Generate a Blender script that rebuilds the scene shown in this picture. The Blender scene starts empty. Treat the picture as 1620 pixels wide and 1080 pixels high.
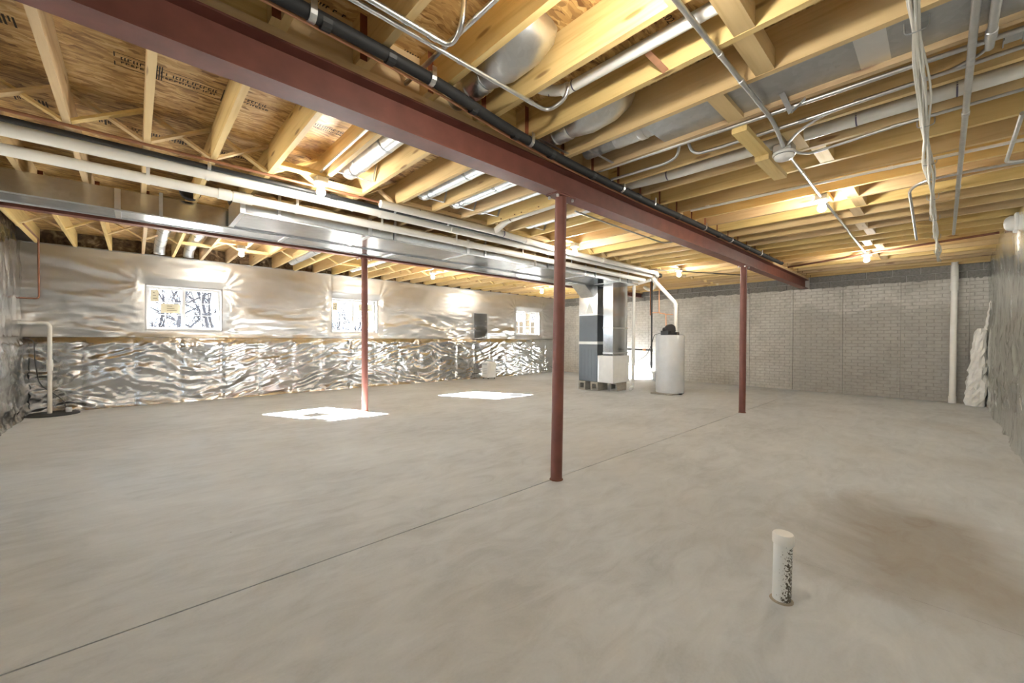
import bpy, math, random
import numpy as np
from mathutils import Matrix, Vector

random.seed(7)
SC = bpy.context.scene
COL = SC.collection

# ------------------------------------------------------------------ camera
CAM_H = 1.165
FPX = 637.0
yaw, pitch, roll = math.radians(46.87), math.radians(-0.36), math.radians(0.25)
F = Vector((math.cos(yaw) * math.cos(pitch), math.sin(yaw) * math.cos(pitch), math.sin(pitch)))
R = Vector((math.sin(yaw), -math.cos(yaw), 0))
U = R.cross(F)
R2 = math.cos(roll) * R + math.sin(roll) * U
U2 = -math.sin(roll) * R + math.cos(roll) * U
cd = bpy.data.cameras.new('camera')
cam = bpy.data.objects.new('camera', cd)
COL.objects.link(cam)
cd.sensor_width = 36
cd.lens = FPX / 1620 * 36
cd.clip_start = 0.02
cd.clip_end = 500
m3 = Matrix((R2, U2, -F)).transposed()
cam.matrix_world = Matrix.Translation((0, 0, CAM_H)) @ m3.to_4x4()
SC.camera = cam

# ------------------------------------------------------------------ world, sun, exposure
SKY_STRENGTH = 3.8
SUN_STRENGTH = 270.0
BULB_L = 285.0
SC.view_settings.view_transform = 'Standard'
SC.view_settings.look = 'None'
SC.view_settings.gamma = 1
SC.view_settings.use_curve_mapping = False
SC.cycles.adaptive_threshold = 0.02
SC.cycles.max_bounces = 7
SC.cycles.glossy_bounces = 3
SC.view_settings.exposure = 1.35
w = bpy.data.worlds.new('sky')
SC.world = w
w.use_nodes = True
bg = w.node_tree.nodes['Background']
bg.inputs[0].default_value = (0.80, 0.90, 1.0, 1)
bg.inputs[1].default_value = SKY_STRENGTH
sd = bpy.data.lights.new('sun', 'SUN')
sd.energy = SUN_STRENGTH
sd.angle = math.radians(0.4)
sd.color = (1.0, 0.965, 0.92)
so = bpy.data.objects.new('sun', sd)
COL.objects.link(so)
so.rotation_euler = Vector((0.875, -1.87, -1.0)).to_track_quat('-Z', 'Y').to_euler()
so.location = (-8, 30, 16)


def portal(name, loc, sx, sy, direction):
    ld = bpy.data.lights.new(name, 'AREA')
    ld.shape = 'RECTANGLE'
    ld.size, ld.size_y = sx, sy
    ld.cycles.is_portal = True
    o = bpy.data.objects.new(name, ld)
    COL.objects.link(o)
    o.location = loc
    o.rotation_euler = Vector(direction).to_track_quat('-Z', 'Z').to_euler()


# ------------------------------------------------------------------ room dimensions
XW, XE, YS, YN = -1.28, 11.31, -0.60, 9.50
ZJ, ZO = 2.598, 2.833           # underside of joists, underside of subfloor
WINS = [(0.126, 1.236), (3.262, 4.372), (9.075, 10.215)]
WZ0, WZ1 = 1.285, 2.098
WIN_W = (2.7, 5.6)              # window in the west wall, left of the frame
for i, (a, b) in enumerate(WINS):
    portal('window_portal', ((a + b) / 2, 9.745, (WZ0 + WZ1) / 2), b - a, WZ1 - WZ0, (0, -1, 0))
portal('window_portal', (XW - 0.33, sum(WIN_W) / 2, 1.35), WIN_W[1] - WIN_W[0], 1.7, (1, 0, 0))


# ------------------------------------------------------------------ mesh helpers
class MB:
    def __init__(s):
        s.v, s.f, s.m = [], [], []

    def add(s, vs, fs, mi=0):
        n = len(s.v)
        s.v += [tuple(p) for p in vs]
        s.f += [tuple(i + n for i in f) for f in fs]
        s.m += [mi] * len(fs)
        return s

    def box(s, x0, x1, y0, y1, z0, z1, mi=0):
        return s.add([(x0, y0, z0), (x1, y0, z0), (x1, y1, z0), (x0, y1, z0), (x0, y0, z1), (x1, y0, z1), (x1, y1, z1), (x0, y1, z1)],
                     [(3, 2, 1, 0), (4, 5, 6, 7), (0, 1, 5, 4), (1, 2, 6, 5), (2, 3, 7, 6), (3, 0, 4, 7)], mi)

    def bbox(s, x0, x1, y0, y1, z0, z1, b=0.01, mi=0):
        """box with chamfered edges"""
        vs, idx = [], {}
        X, Y, Z = (x0, x1), (y0, y1), (z0, z1)
        for i in (0, 1):
            for j in (0, 1):
                for k in (0, 1):
                    sx, sy, sz = 1 - 2 * i, 1 - 2 * j, 1 - 2 * k
                    idx[i, j, k] = len(vs)
                    vs += [(X[i], Y[j] + sy * b, Z[k] + sz * b), (X[i] + sx * b, Y[j], Z[k] + sz * b), (X[i] + sx * b, Y[j] + sy * b, Z[k])]
        q = lambda i, j, k, a: idx[i, j, k] + a
        fs = []
        for i in (0, 1):
            fs += [(q(i, 0, 0, 0), q(i, 1, 0, 0), q(i, 1, 1, 0), q(i, 0, 1, 0)), (q(0, i, 0, 1), q(1, i, 0, 1), q(1, i, 1, 1), q(0, i, 1, 1)),
                   (q(0, 0, i, 2), q(1, 0, i, 2), q(1, 1, i, 2), q(0, 1, i, 2))]
            for j in (0, 1):
                fs += [(q(i, j, 0, 0), q(i, j, 1, 0), q(i, j, 1, 1), q(i, j, 0, 1)), (q(i, 0, j, 0), q(i, 1, j, 0), q(i, 1, j, 2), q(i, 0, j, 2)),
                       (q(0, i, j, 1), q(1, i, j, 1), q(1, i, j, 2), q(0, i, j, 2))]
        for key in idx:
            fs.append((idx[key], idx[key] + 1, idx[key] + 2))
        return s.add(vs, fs, mi)

    def prism(s, poly, axis, a, b, mi=0):
        """extrude a 2D polygon along axis; poly in the other two axes (in xyz order)"""
        def mk(p, t):
            return {'x': (t, p[0], p[1]), 'y': (p[0], t, p[1]), 'z': (p[0], p[1], t)}[axis]
        n = len(poly)
        vs = [mk(p, a) for p in poly] + [mk(p, b) for p in poly]
        fs = [tuple(range(n))[::-1], tuple(range(n, 2 * n))] + [(i, (i + 1) % n, n + (i + 1) % n, n + i) for i in range(n)]
        return s.add(vs, fs, mi)

    def lathe(s, prof, c, axis=(0, 0, 1), seg=16, mi=0):
        """profile [(r, h)] revolved about axis through c"""
        ax = Vector(axis).normalized()
        t = Vector((1, 0, 0)) if abs(ax.x) < 0.9 else Vector((0, 1, 0))
        e1 = ax.cross(t).normalized()
        e2 = ax.cross(e1)
        c = Vector(c)
        vs, fs = [], []
        for r, h in prof:
            for k in range(seg):
                a = 2 * math.pi * k / seg
                vs.append(c + ax * h + (e1 * math.cos(a) + e2 * math.sin(a)) * r)
        for i in range(len(prof) - 1):
            for k in range(seg):
                k2 = (k + 1) % seg
                fs.append((i * seg + k, i * seg + k2, (i + 1) * seg + k2, (i + 1) * seg + k))
        fs.append(tuple(range(seg))[::-1])
        fs.append(tuple((len(prof) - 1) * seg + k for k in range(seg)))
        return s.add(vs, fs, mi)

    def tube(s, pts, r, seg=10, mi=0, r1=None):
        pts = [Vector(p) for p in pts]
        n = len(pts)
        d0 = (pts[1] - pts[0]).normalized()
        t = Vector((0, 0, 1)) if abs(d0.z) < 0.9 else Vector((1, 0, 0))
        e1 = d0.cross(t).normalized()
        vs, fs = [], []
        for i, p in enumerate(pts):
            d = (pts[min(i + 1, n - 1)] - pts[max(i - 1, 0)]).normalized()
            e1 = (e1 - d * e1.dot(d)).normalized()
            e2 = d.cross(e1)
            rr = r if r1 is None else r + (r1 - r) * i / (n - 1)
            for k in range(seg):
                a = 2 * math.pi * k / seg
                vs.append(p + (e1 * math.cos(a) + e2 * math.sin(a)) * rr)
        for i in range(n - 1):
            for k in range(seg):
                k2 = (k + 1) % seg
                fs.append((i * seg + k, i * seg + k2, (i + 1) * seg + k2, (i + 1) * seg + k))
        fs.append(tuple(range(seg))[::-1])
        fs.append(tuple((n - 1) * seg + k for k in range(seg)))
        return s.add(vs, fs, mi)

    def beam(s, p, q, wv, w_, t_, mi=0):
        """rectangular bar from p to q, w_ wide along wv, t_ thick"""
        p, q = Vector(p), Vector(q)
        d = (q - p).normalized()
        wv = Vector(wv)
        wv = (wv - d * wv.dot(d)).normalized() * w_ / 2
        n = d.cross(wv).normalized() * t_ / 2
        vs = [e + a * wv + b * n for e in (p, q) for a, b in ((-1, -1), (1, -1), (1, 1), (-1, 1))]
        return s.add(vs, [(3, 2, 1, 0), (4, 5, 6, 7), (0, 1, 5, 4), (1, 2, 6, 5), (2, 3, 7, 6), (3, 0, 4, 7)], mi)

    def build(s, name, mat, parent=None, smooth=False, loc=None):
        me = bpy.data.meshes.new(name)
        o = bpy.data.objects.new(name, me)
        base = Vector((0, 0, 0))
        if parent is not None:
            pp = parent
            while pp is not None:
                base += pp.location
                pp = pp.parent
            o.parent = parent
        off = Vector(loc) if loc is not None else base
        me.from_pydata([(a - off.x, b - off.y, c - off.z) for a, b, c in s.v], [], s.f)
        mats = mat if isinstance(mat, (list, tuple)) else [mat]
        for mm in mats:
            me.materials.append(mm)
        if len(mats) > 1:
            me.polygons.foreach_set('material_index', s.m)
        if smooth:
            me.polygons.foreach_set('use_smooth', [True] * len(me.polygons))
            if smooth != 'all':
                try:
                    me.set_sharp_from_angle(angle=math.radians(40))
                except Exception:
                    pass
        me.update()
        o.location = off - base
        COL.objects.link(o)
        return o


def tag(o, label, cat, group=None):
    o['label'] = label
    o['category'] = cat
    if group:
        o['group'] = group
    return o


def thing(name, label, cat, loc, group=None):
    o = bpy.data.objects.new(name, None)
    o.empty_display_size = 0.1
    o.location = loc
    COL.objects.link(o)
    return tag(o, label, cat, group)


def struct(o, label=None, cat=None):
    o['kind'] = 'structure'
    if label:
        o['label'] = label
    if cat:
        o['category'] = cat
    return o


def instance(src, name, loc, parent):
    """copy of a part that shares the mesh; loc in parent's space"""
    c = src.copy()
    c.name = name
    c.parent = parent
    c.location = loc
    COL.objects.link(c)
    return c


def fillet(pts, r, n=5):
    pts = [Vector(p) for p in pts]
    out = [pts[0]]
    for i in range(1, len(pts) - 1):
        a, b, c = pts[i - 1], pts[i], pts[i + 1]
        d1, d2 = (a - b), (c - b)
        L = min(r, d1.length * 0.49, d2.length * 0.49)
        d1.normalize()
        d2.normalize()
        p, q = b + d1 * L, b + d2 * L
        for k in range(n + 1):
            t = k / n
            out.append(p * (1 - t) ** 2 + b * 2 * t * (1 - t) + q * t * t)
    out.append(pts[-1])
    return out


# ------------------------------------------------------------------ materials
def nm(name):
    m = bpy.data.materials.new(name)
    m.use_nodes = True
    nt = m.node_tree
    return m, nt, nt.nodes['Principled BSDF']


def nd(nt, typ, ins=None, **props):
    n = nt.nodes.new(typ)
    for k, v in props.items():
        setattr(n, k, v)
    for k, v in (ins or {}).items():
        if isinstance(v, bpy.types.NodeSocket):
            nt.links.new(v, n.inputs[k])
        else:
            n.inputs[k].default_value = v
    return n


def ramp(nt, fac, stops, interp='LINEAR'):
    n = nd(nt, 'ShaderNodeValToRGB', {0: fac})
    cr = n.color_ramp
    cr.interpolation = interp
    while len(cr.elements) < len(stops):
        cr.elements.new(0.5)
    for e, (p, c) in zip(cr.elements, stops):
        e.position = p
        e.color = (*c, 1) if len(c) == 3 else c
    return n.outputs[0]


def mixc(nt, fac, a, b, mode='MIX'):
    n = nd(nt, 'ShaderNodeMix', {0: fac, 6: a, 7: b}, data_type='RGBA', blend_type=mode)
    return n.outputs[2]


def math_(nt, op, a, b=0.0):
    return nd(nt, 'ShaderNodeMath', {0: a, 1: b}, operation=op).outputs[0]


def bump(nt, bsdf, h, strength, dist=0.01):
    b = nd(nt, 'ShaderNodeBump', {'Height': h, 'Strength': strength, 'Distance': dist})
    nt.links.new(b.outputs[0], bsdf.inputs['Normal'])


def plain(name, col, rough=0.5, metal=0.0, spec=None, noise=0.0, nscale=8.0):
    m, nt, b = nm(name)
    b.inputs['Roughness'].default_value = rough
    b.inputs['Metallic'].default_value = metal
    if spec is not None:
        b.inputs['Specular IOR Level'].default_value = spec
    tc = nd(nt, 'ShaderNodeTexCoord').outputs['Object']
    n = nd(nt, 'ShaderNodeTexNoise', {'Vector': tc, 'Scale': nscale, 'Detail': 4.0}).outputs[0]
    k = max(noise, 0.04)
    c = ramp(nt, n, [(0.3, tuple(x * (1 - k) for x in col)), (0.7, tuple(min(1, x * (1 + k)) for x in col))])
    nt.links.new(c, b.inputs['Base Color'])
    return m


def wood(name, axis, light=(0.71, 0.53, 0.265), dark=(0.49, 0.315, 0.13)):
    m, nt, b = nm(name)
    tc = nd(nt, 'ShaderNodeTexCoord').outputs['Object']
    rnd = nd(nt, 'ShaderNodeObjectInfo').outputs['Random']
    off = nd(nt, 'ShaderNodeCombineXYZ', {0: math_(nt, 'MULTIPLY', rnd, 31.0), 1: math_(nt, 'MULTIPLY', rnd, 57.0), 2: math_(nt, 'MULTIPLY', rnd, 13.0)}).outputs[0]
    v = nd(nt, 'ShaderNodeVectorMath', {0: tc, 1: off}, operation='ADD').outputs[0]
    s = {'X': (0.7, 13, 13), 'Y': (13, 0.7, 13), 'Z': (13, 13, 0.7)}[axis]
    mp = nd(nt, 'ShaderNodeMapping', {'Vector': v, 'Scale': s}).outputs[0]
    n1 = nd(nt, 'ShaderNodeTexNoise', {'Vector': mp, 'Scale': 1.0, 'Detail': 6.0, 'Distortion': 1.2}).outputs[0]
    wv = nd(nt, 'ShaderNodeTexNoise', {'Vector': mp, 'Scale': 5.0, 'Detail': 3.0}).outputs[0]
    f = math_(nt, 'ADD', math_(nt, 'MULTIPLY', n1, 0.75), math_(nt, 'MULTIPLY', wv, 0.25))
    c = ramp(nt, f, [(0.30, light), (0.52, tuple((a * 0.75 + d * 0.25) for a, d in zip(light, dark))), (0.72, dark)])
    ks = {'X': (1.7, 8, 8), 'Y': (8, 1.7, 8), 'Z': (8, 8, 1.7)}[axis]
    kp = nd(nt, 'ShaderNodeMapping', {'Vector': v, 'Scale': ks}).outputs[0]
    vo = nd(nt, 'ShaderNodeTexVoronoi', {'Vector': kp, 'Scale': 1.0, 'Randomness': 1.0}).outputs['Distance']
    k = ramp(nt, vo, [(0.07, (1, 1, 1)), (0.13, (0, 0, 0))])
    c = mixc(nt, math_(nt, 'MULTIPLY', k, 0.75), c, (0.20, 0.085, 0.03, 1))
    hs = nd(nt, 'ShaderNodeHueSaturation', {'Hue': math_(nt, 'ADD', math_(nt, 'MULTIPLY', rnd, 0.016), 0.492), 'Saturation': math_(nt, 'ADD', math_(nt, 'MULTIPLY', rnd, 0.2), 0.9),
                                            'Value': math_(nt, 'ADD', math_(nt, 'MULTIPLY', rnd, 0.26), 0.86), 'Color': c})
    nt.links.new(hs.outputs[0], b.inputs['Base Color'])
    b.inputs['Roughness'].default_value = 0.62
    bump(nt, b, n1, 0.15, 0.004)
    return m


M = {}
M['woodY'] = wood('joist_wood', 'Y')
M['woodX'] = wood('board_wood', 'X')
M['woodZ'] = wood('upright_wood', 'Z')
M['end_paint'] = plain('red_end_sealer', (0.20, 0.055, 0.02), 0.6)


def osb():
    m, nt, b = nm('osb')
    tc = nd(nt, 'ShaderNodeNewGeometry').outputs['Position']
    wob = nd(nt, 'ShaderNodeTexNoise', {'Vector': tc, 'Scale': 6.0, 'Detail': 2.0}).outputs['Color']
    v = nd(nt, 'ShaderNodeVectorMath', {0: tc, 1: nd(nt, 'ShaderNodeVectorMath', {0: wob, 'Scale': 0.10}, operation='SCALE').outputs[0]}, operation='ADD').outputs[0]
    m1 = nd(nt, 'ShaderNodeMapping', {'Vector': v, 'Scale': (9, 46, 30), 'Rotation': (0, 0, 0.12)}).outputs[0]
    v1 = nd(nt, 'ShaderNodeTexVoronoi', {'Vector': m1, 'Scale': 1.0}).outputs['Color']
    m2 = nd(nt, 'ShaderNodeMapping', {'Vector': v, 'Scale': (16, 58, 30), 'Rotation': (0, 0, -0.5)}).outputs[0]
    v2 = nd(nt, 'ShaderNodeTexVoronoi', {'Vector': m2, 'Scale': 1.0}).outputs['Color']
    f = mixc(nt, 0.45, v1, v2)
    g = nd(nt, 'ShaderNodeRGBToBW', {0: f}).outputs[0]
    big = nd(nt, 'ShaderNodeTexNoise', {'Vector': tc, 'Scale': 1.3, 'Detail': 3.0}).outputs[0]
    g2 = math_(nt, 'ADD', g, math_(nt, 'MULTIPLY', math_(nt, 'SUBTRACT', big, 0.5), 0.9))
    c = ramp(nt, g2, [(0.12, (0.155, 0.07, 0.02)), (0.36, (0.37, 0.215, 0.075)), (0.6, (0.56, 0.36, 0.14)), (0.88, (0.70, 0.53, 0.27))])
    nt.links.new(c, b.inputs['Base Color'])
    b.inputs['Roughness'].default_value = 0.55
    bump(nt, b, g, 0.3, 0.003)
    return m


def floor_mat():
    m, nt, b = nm('floor_concrete')
    tc = nd(nt, 'ShaderNodeNewGeometry').outputs['Position']
    n1 = nd(nt, 'ShaderNodeTexNoise', {'Vector': tc, 'Scale': 0.8, 'Detail': 7.0, 'Roughness': 0.62, 'Distortion': 0.6}).outputs[0]
    mp = nd(nt, 'ShaderNodeMapping', {'Vector': tc, 'Scale': (1.0, 2.6, 1), 'Rotation': (0, 0, 0.7)}).outputs[0]
    n2 = nd(nt, 'ShaderNodeTexNoise', {'Vector': mp, 'Scale': 2.6, 'Detail': 8.0, 'Roughness': 0.68, 'Distortion': 1.0}).outputs[0]
    n3 = nd(nt, 'ShaderNodeTexNoise', {'Vector': tc, 'Scale': 90.0, 'Detail': 2.0}).outputs[0]
    f = math_(nt, 'ADD', math_(nt, 'MULTIPLY', n1, 0.42), math_(nt, 'ADD', math_(nt, 'MULTIPLY', n2, 0.50), math_(nt, 'MULTIPLY', n3, 0.08)))
    c = ramp(nt, f, [(0.37, (0.40, 0.415, 0.42)), (0.5, (0.505, 0.525, 0.535)), (0.63, (0.585, 0.605, 0.615))])
    # brown dried-mud stain with its own outline, right of the stub pipe
    sep = nd(nt, 'ShaderNodeSeparateXYZ', {0: tc})
    dx = math_(nt, 'DIVIDE', math_(nt, 'SUBTRACT', sep.outputs[0], 3.35), 1.15)
    dy = math_(nt, 'DIVIDE', math_(nt, 'SUBTRACT', sep.outputs[1], 0.05), 0.62)
    d = math_(nt, 'SQRT', math_(nt, 'ADD', math_(nt, 'MULTIPLY', dx, dx), math_(nt, 'MULTIPLY', dy, dy)))
    d = math_(nt, 'ADD', d, math_(nt, 'MULTIPLY', math_(nt, 'SUBTRACT', n1, 0.5), 2.2))
    st = ramp(nt, d, [(0.35, (1, 1, 1)), (1.05, (0, 0, 0))])
    c = mixc(nt, math_(nt, 'MULTIPLY', math_(nt, 'MULTIPLY', st, math_(nt, 'ADD', n2, 0.35)), 0.75), c, (0.22, 0.165, 0.10, 1))
    # faint warm blotches
    n4 = nd(nt, 'ShaderNodeTexNoise', {'Vector': tc, 'Scale': 0.55, 'Detail': 5.0, 'W': 3.0}, noise_dimensions='4D').outputs[0]
    wm = ramp(nt, n4, [(0.52, (0, 0, 0)), (0.7, (1, 1, 1))])
    c = mixc(nt, math_(nt, 'MULTIPLY', wm, 0.35), c, (0.45, 0.42, 0.365, 1))
    # tiny dark specks
    vo = nd(nt, 'ShaderNodeTexVoronoi', {'Vector': tc, 'Scale': 3.2}).outputs['Distance']
    sp = ramp(nt, vo, [(0.012, (1, 1, 1)), (0.02, (0, 0, 0))])
    c = mixc(nt, math_(nt, 'MULTIPLY', sp, 0.6), c, (0.12, 0.09, 0.06, 1))
    nt.links.new(c, b.inputs['Base Color'])
    b.inputs['Roughness'].default_value = 0.5
    r = ramp(nt, n2, [(0.3, (0.6, 0.6, 0.6)), (0.7, (0.8, 0.8, 0.8))])
    nt.links.new(r, b.inputs['Roughness'])
    bump(nt, b, f, 0.12, 0.01)
    return m


def east_concrete():
    m, nt, b = nm('formed_concrete')
    tc = nd(nt, 'ShaderNodeNewGeometry').outputs['Position']
    sep = nd(nt, 'ShaderNodeSeparateXYZ', {0: tc})
    uv = nd(nt, 'ShaderNodeCombineXYZ', {0: sep.outputs[1], 1: sep.outputs[2], 2: 0.0}).outputs[0]
    br = nd(nt, 'ShaderNodeTexBrick', {'Vector': uv, 'Color1': (1, 1, 1, 1), 'Color2': (0.8, 0.8, 0.8, 1), 'Mortar': (0, 0, 0, 1), 'Scale': 1.0, 'Mortar Size': 0.006,
                                       'Mortar Smooth': 0.3, 'Brick Width': 0.205, 'Row Height': 0.069})
    n1 = nd(nt, 'ShaderNodeTexNoise', {'Vector': uv, 'Scale': 1.7, 'Detail': 6.0, 'Roughness': 0.6}).outputs[0]
    n2 = nd(nt, 'ShaderNodeTexNoise', {'Vector': uv, 'Scale': 14.0, 'Detail': 4.0}).outputs[0]
    f = math_(nt, 'ADD', math_(nt, 'MULTIPLY', n1, 0.6), math_(nt, 'MULTIPLY', n2, 0.4))
    c = ramp(nt, f, [(0.35, (0.40, 0.385, 0.355)), (0.5, (0.52, 0.505, 0.475)), (0.65, (0.62, 0.61, 0.58))])
    # damp patch with a ragged upper edge on the part of the wall right of the steel beam
    edge = math_(nt, 'ADD', math_(nt, 'MULTIPLY', n1, 1.5), 1.17)
    below = math_(nt, 'SUBTRACT', edge, sep.outputs[2])
    dm = ramp(nt, below, [(0.0, (0, 0, 0)), (0.16, (1, 1, 1))])
    side = math_(nt, 'SUBTRACT', math_(nt, 'ADD', 1.9, math_(nt, 'MULTIPLY', n1, 1.6)), sep.outputs[1])
    sm = ramp(nt, side, [(0.0, (0, 0, 0)), (0.5, (1, 1, 1))])
    dk = math_(nt, 'MULTIPLY', math_(nt, 'MULTIPLY', dm, sm), 0.55)
    dk = math_(nt, 'MULTIPLY', dk, 0.95)
    c = mixc(nt, dk, c, (0.25, 0.238, 0.212, 1))
    c = mixc(nt, math_(nt, 'MULTIPLY', math_(nt, 'SUBTRACT', 1.0, br.outputs[0]), 0.45), c, (0.30, 0.29, 0.265, 1))
    nt.links.new(c, b.inputs['Base Color'])
    b.inputs['Roughness'].default_value = 0.8
    h = math_(nt, 'ADD', br.outputs[0], math_(nt, 'MULTIPLY', n2, 0.5))
    bump(nt, b, h, 0.8, 0.014)
    return m


def foil(name, tint=(0.60, 0.60, 0.595), rough=0.185, bs=0.3):
    m, nt, b = nm(name)
    tc = nd(nt, 'ShaderNodeNewGeometry').outputs['Position']
    b.inputs['Metallic'].default_value = 1.0
    n = nd(nt, 'ShaderNodeTexNoise', {'Vector': tc, 'Scale': 3.0, 'Detail': 5.0}).outputs[0]
    c = ramp(nt, n, [(0.3, tuple(x * 0.9 for x in tint)), (0.7, tint)])
    nt.links.new(c, b.inputs['Base Color'])
    r = ramp(nt, n, [(0.3, (rough - 0.04,) * 3), (0.7, (rough + 0.08,) * 3)])
    nt.links.new(r, b.inputs['Roughness'])
    n2 = nd(nt, 'ShaderNodeTexNoise', {'Vector': tc, 'Scale': 22.0, 'Detail': 4.0, 'Distortion': 0.8}).outputs[0]
    vo = nd(nt, 'ShaderNodeTexVoronoi', {'Vector': tc, 'Scale': 70.0}).outputs['Distance']
    bump(nt, b, math_(nt, 'ADD', n2, math_(nt, 'MULTIPLY', vo, 0.12)), bs, 0.008)
    return m


def galv(name='galvanised_steel', col=(0.76, 0.78, 0.80), rough=0.35):
    m, nt, b = nm(name)
    tc = nd(nt, 'ShaderNodeTexCoord').outputs['Object']
    b.inputs['Metallic'].default_value = 1.0
    vo = nd(nt, 'ShaderNodeTexVoronoi', {'Vector': tc, 'Scale': 28.0}).outputs['Color']
    g = nd(nt, 'ShaderNodeRGBToBW', {0: vo}).outputs[0]
    c = ramp(nt, g, [(0.1, tuple(x * 0.88 for x in col)), (0.9, col)])
    nt.links.new(c, b.inputs['Base Color'])
    n = nd(nt, 'ShaderNodeTexNoise', {'Vector': tc, 'Scale': 2.2, 'Detail': 3.0}).outputs[0]
    r = ramp(nt, n, [(0.3, (rough - 0.06,) * 3), (0.7, (rough + 0.08,) * 3)])
    nt.links.new(r, b.inputs['Roughness'])
    bump(nt, b, n, 0.05, 0.01)
    return m


def glass():
    m, nt, b = nm('window_glass')
    nt.nodes.remove(b)
    out = nt.nodes['Material Output']
    t = nd(nt, 'ShaderNodeBsdfTransparent', {0: (0.95, 0.97, 0.98, 1)})
    g = nd(nt, 'ShaderNodeBsdfGlossy', {'Roughness': 0.02})
    mx = nd(nt, 'ShaderNodeMixShader', {0: 0.035, 1: t.outputs[0], 2: g.outputs[0]})
    nt.links.new(mx.outputs[0], out.inputs[0])
    return m


def screen_mat():
    m, nt, b = nm('insect_mesh')
    out = nt.nodes['Material Output']
    b.inputs['Base Color'].default_value = (0.03, 0.03, 0.035, 1)
    t = nd(nt, 'ShaderNodeBsdfTransparent')
    mx = nd(nt, 'ShaderNodeMixShader', {0: 0.4, 1: t.outputs[0], 2: b.outputs[0]})
    nt.links.new(mx.outputs[0], out.inputs[0])
    return m


def emit(name, col, s):
    m, nt, b = nm(name)
    nt.nodes.remove(b)
    e = nd(nt, 'ShaderNodeEmission', {0: (*col, 1), 1: s})
    nt.links.new(e.outputs[0], nt.nodes['Material Output'].inputs[0])
    return m


def stub_mat():
    m, nt, b = nm('dirty_pvc')
    tc = nd(nt, 'ShaderNodeTexCoord').outputs['Object']
    sep = nd(nt, 'ShaderNodeSeparateXYZ', {0: tc})
    n = nd(nt, 'ShaderNodeTexNoise', {'Vector': tc, 'Scale': 130.0, 'Detail': 2.0}).outputs[0]
    side = math_(nt, 'SUBTRACT', math_(nt, 'MULTIPLY', sep.outputs[0], 4.0), math_(nt, 'MULTIPLY', sep.outputs[1], 6.0))
    low = math_(nt, 'MULTIPLY', math_(nt, 'SUBTRACT', 0.27, sep.outputs[2]), 0.55)
    f = math_(nt, 'ADD', n, math_(nt, 'ADD', math_(nt, 'MINIMUM', side, 0.12), low))
    k = ramp(nt, f, [(0.62, (0, 0, 0)), (0.68, (1, 1, 1))])
    c = mixc(nt, k, (0.80, 0.80, 0.77, 1), (0.10, 0.085, 0.06, 1))
    nt.links.new(c, b.inputs['Base Color'])
    b.inputs['Roughness'].default_value = 0.4
    return m


def fibre():
    m, nt, b = nm('rim_fibre')
    tc = nd(nt, 'ShaderNodeNewGeometry').outputs['Position']
    n = nd(nt, 'ShaderNodeTexNoise', {'Vector': tc, 'Scale': 7.0, 'Detail': 7.0, 'Distortion': 1.5}).outputs[0]
    c = ramp(nt, n, [(0.35, (0.06, 0.035, 0.018)), (0.52, (0.17, 0.11, 0.06)), (0.68, (0.34, 0.25, 0.15))])
    nt.links.new(c, b.inputs['Base Color'])
    b.inputs['Roughness'].default_value = 0.95
    bump(nt, b, n, 0.8, 0.03)
    return m


M['osb'] = osb()
M['floor'] = floor_mat()
M['joint'] = plain('joint_dirt', (0.06, 0.04, 0.022), 0.9)
M['east'] = east_concrete()
M['mortar'] = plain('mortar', (0.56, 0.555, 0.535), 0.9)
M['cmu'] = plain('concrete_block', (0.215, 0.208, 0.198), 0.9, noise=0.22, nscale=30)
M['cmu_light'] = plain('pale_concrete_block', (0.36, 0.34, 0.30), 0.9, noise=0.15, nscale=30)
M['sheath'] = plain('wall_sheathing', (0.45, 0.43, 0.40), 0.8)
M['foil'] = foil('foil_facing')
M['foil_u'] = foil('foil_facing_taut', (0.64, 0.63, 0.615), 0.325, 0.12)
M['foil_s'] = foil('foil_facing_dull', (0.84, 0.86, 0.84), 0.20)
M['galv'] = galv()
M['galv_trunk'] = galv('galvanised_trunk', (0.70, 0.72, 0.74), 0.18)
M['galv_dull'] = galv('galvanised_dull', (0.50, 0.52, 0.54), 0.42)
M['emt'] = galv('conduit_steel', (0.66, 0.67, 0.68), 0.35)
M['primer'] = plain('red_primer', (0.170, 0.058, 0.042), 0.5, noise=0.15)
M['pvc'] = plain('white_pvc', (0.80, 0.79, 0.755), 0.35)
M['pvc_ink'] = plain('pipe_ink', (0.10, 0.09, 0.16), 0.6)
M['black_foam'] = plain('black_foam', (0.012, 0.012, 0.013), 0.7)
M['black_iron'] = plain('black_iron', (0.02, 0.02, 0.021), 0.45)
M['copper'] = plain('copper', (0.72, 0.38, 0.22), 0.42, 0.6, noise=0.15)
M['copper_old'] = plain('dull_copper', (0.30, 0.135, 0.075), 0.5, 0.4, noise=0.2)
M['rust'] = plain('rusty_steel', (0.16, 0.06, 0.03), 0.7, noise=0.25)
M['white'] = plain('white_enamel', (0.80, 0.80, 0.79), 0.4)
M['vinyl'] = plain('window_vinyl', (0.60, 0.60, 0.60), 0.4)
M['heater'] = plain('heater_enamel', (0.62, 0.64, 0.655), 0.2)
M['furnace'] = plain('furnace_grey', (0.105, 0.118, 0.135), 0.42, 0.3)
M['dark'] = plain('dark_plastic', (0.02, 0.02, 0.022), 0.5)
M['gap'] = plain('dark_gap', (0.03, 0.025, 0.02), 0.9)
M['ink'] = plain('stamp_ink', (0.035, 0.028, 0.022), 0.8)
M['paper'] = plain('sticker_paper', (0.46, 0.41, 0.29), 0.7)
M['cable'] = plain('cable_jacket', (0.78, 0.765, 0.70), 0.5)
M['mesh'] = screen_mat()
M['glass'] = glass()
M['stub'] = stub_mat()
M['fibre'] = fibre()
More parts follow.
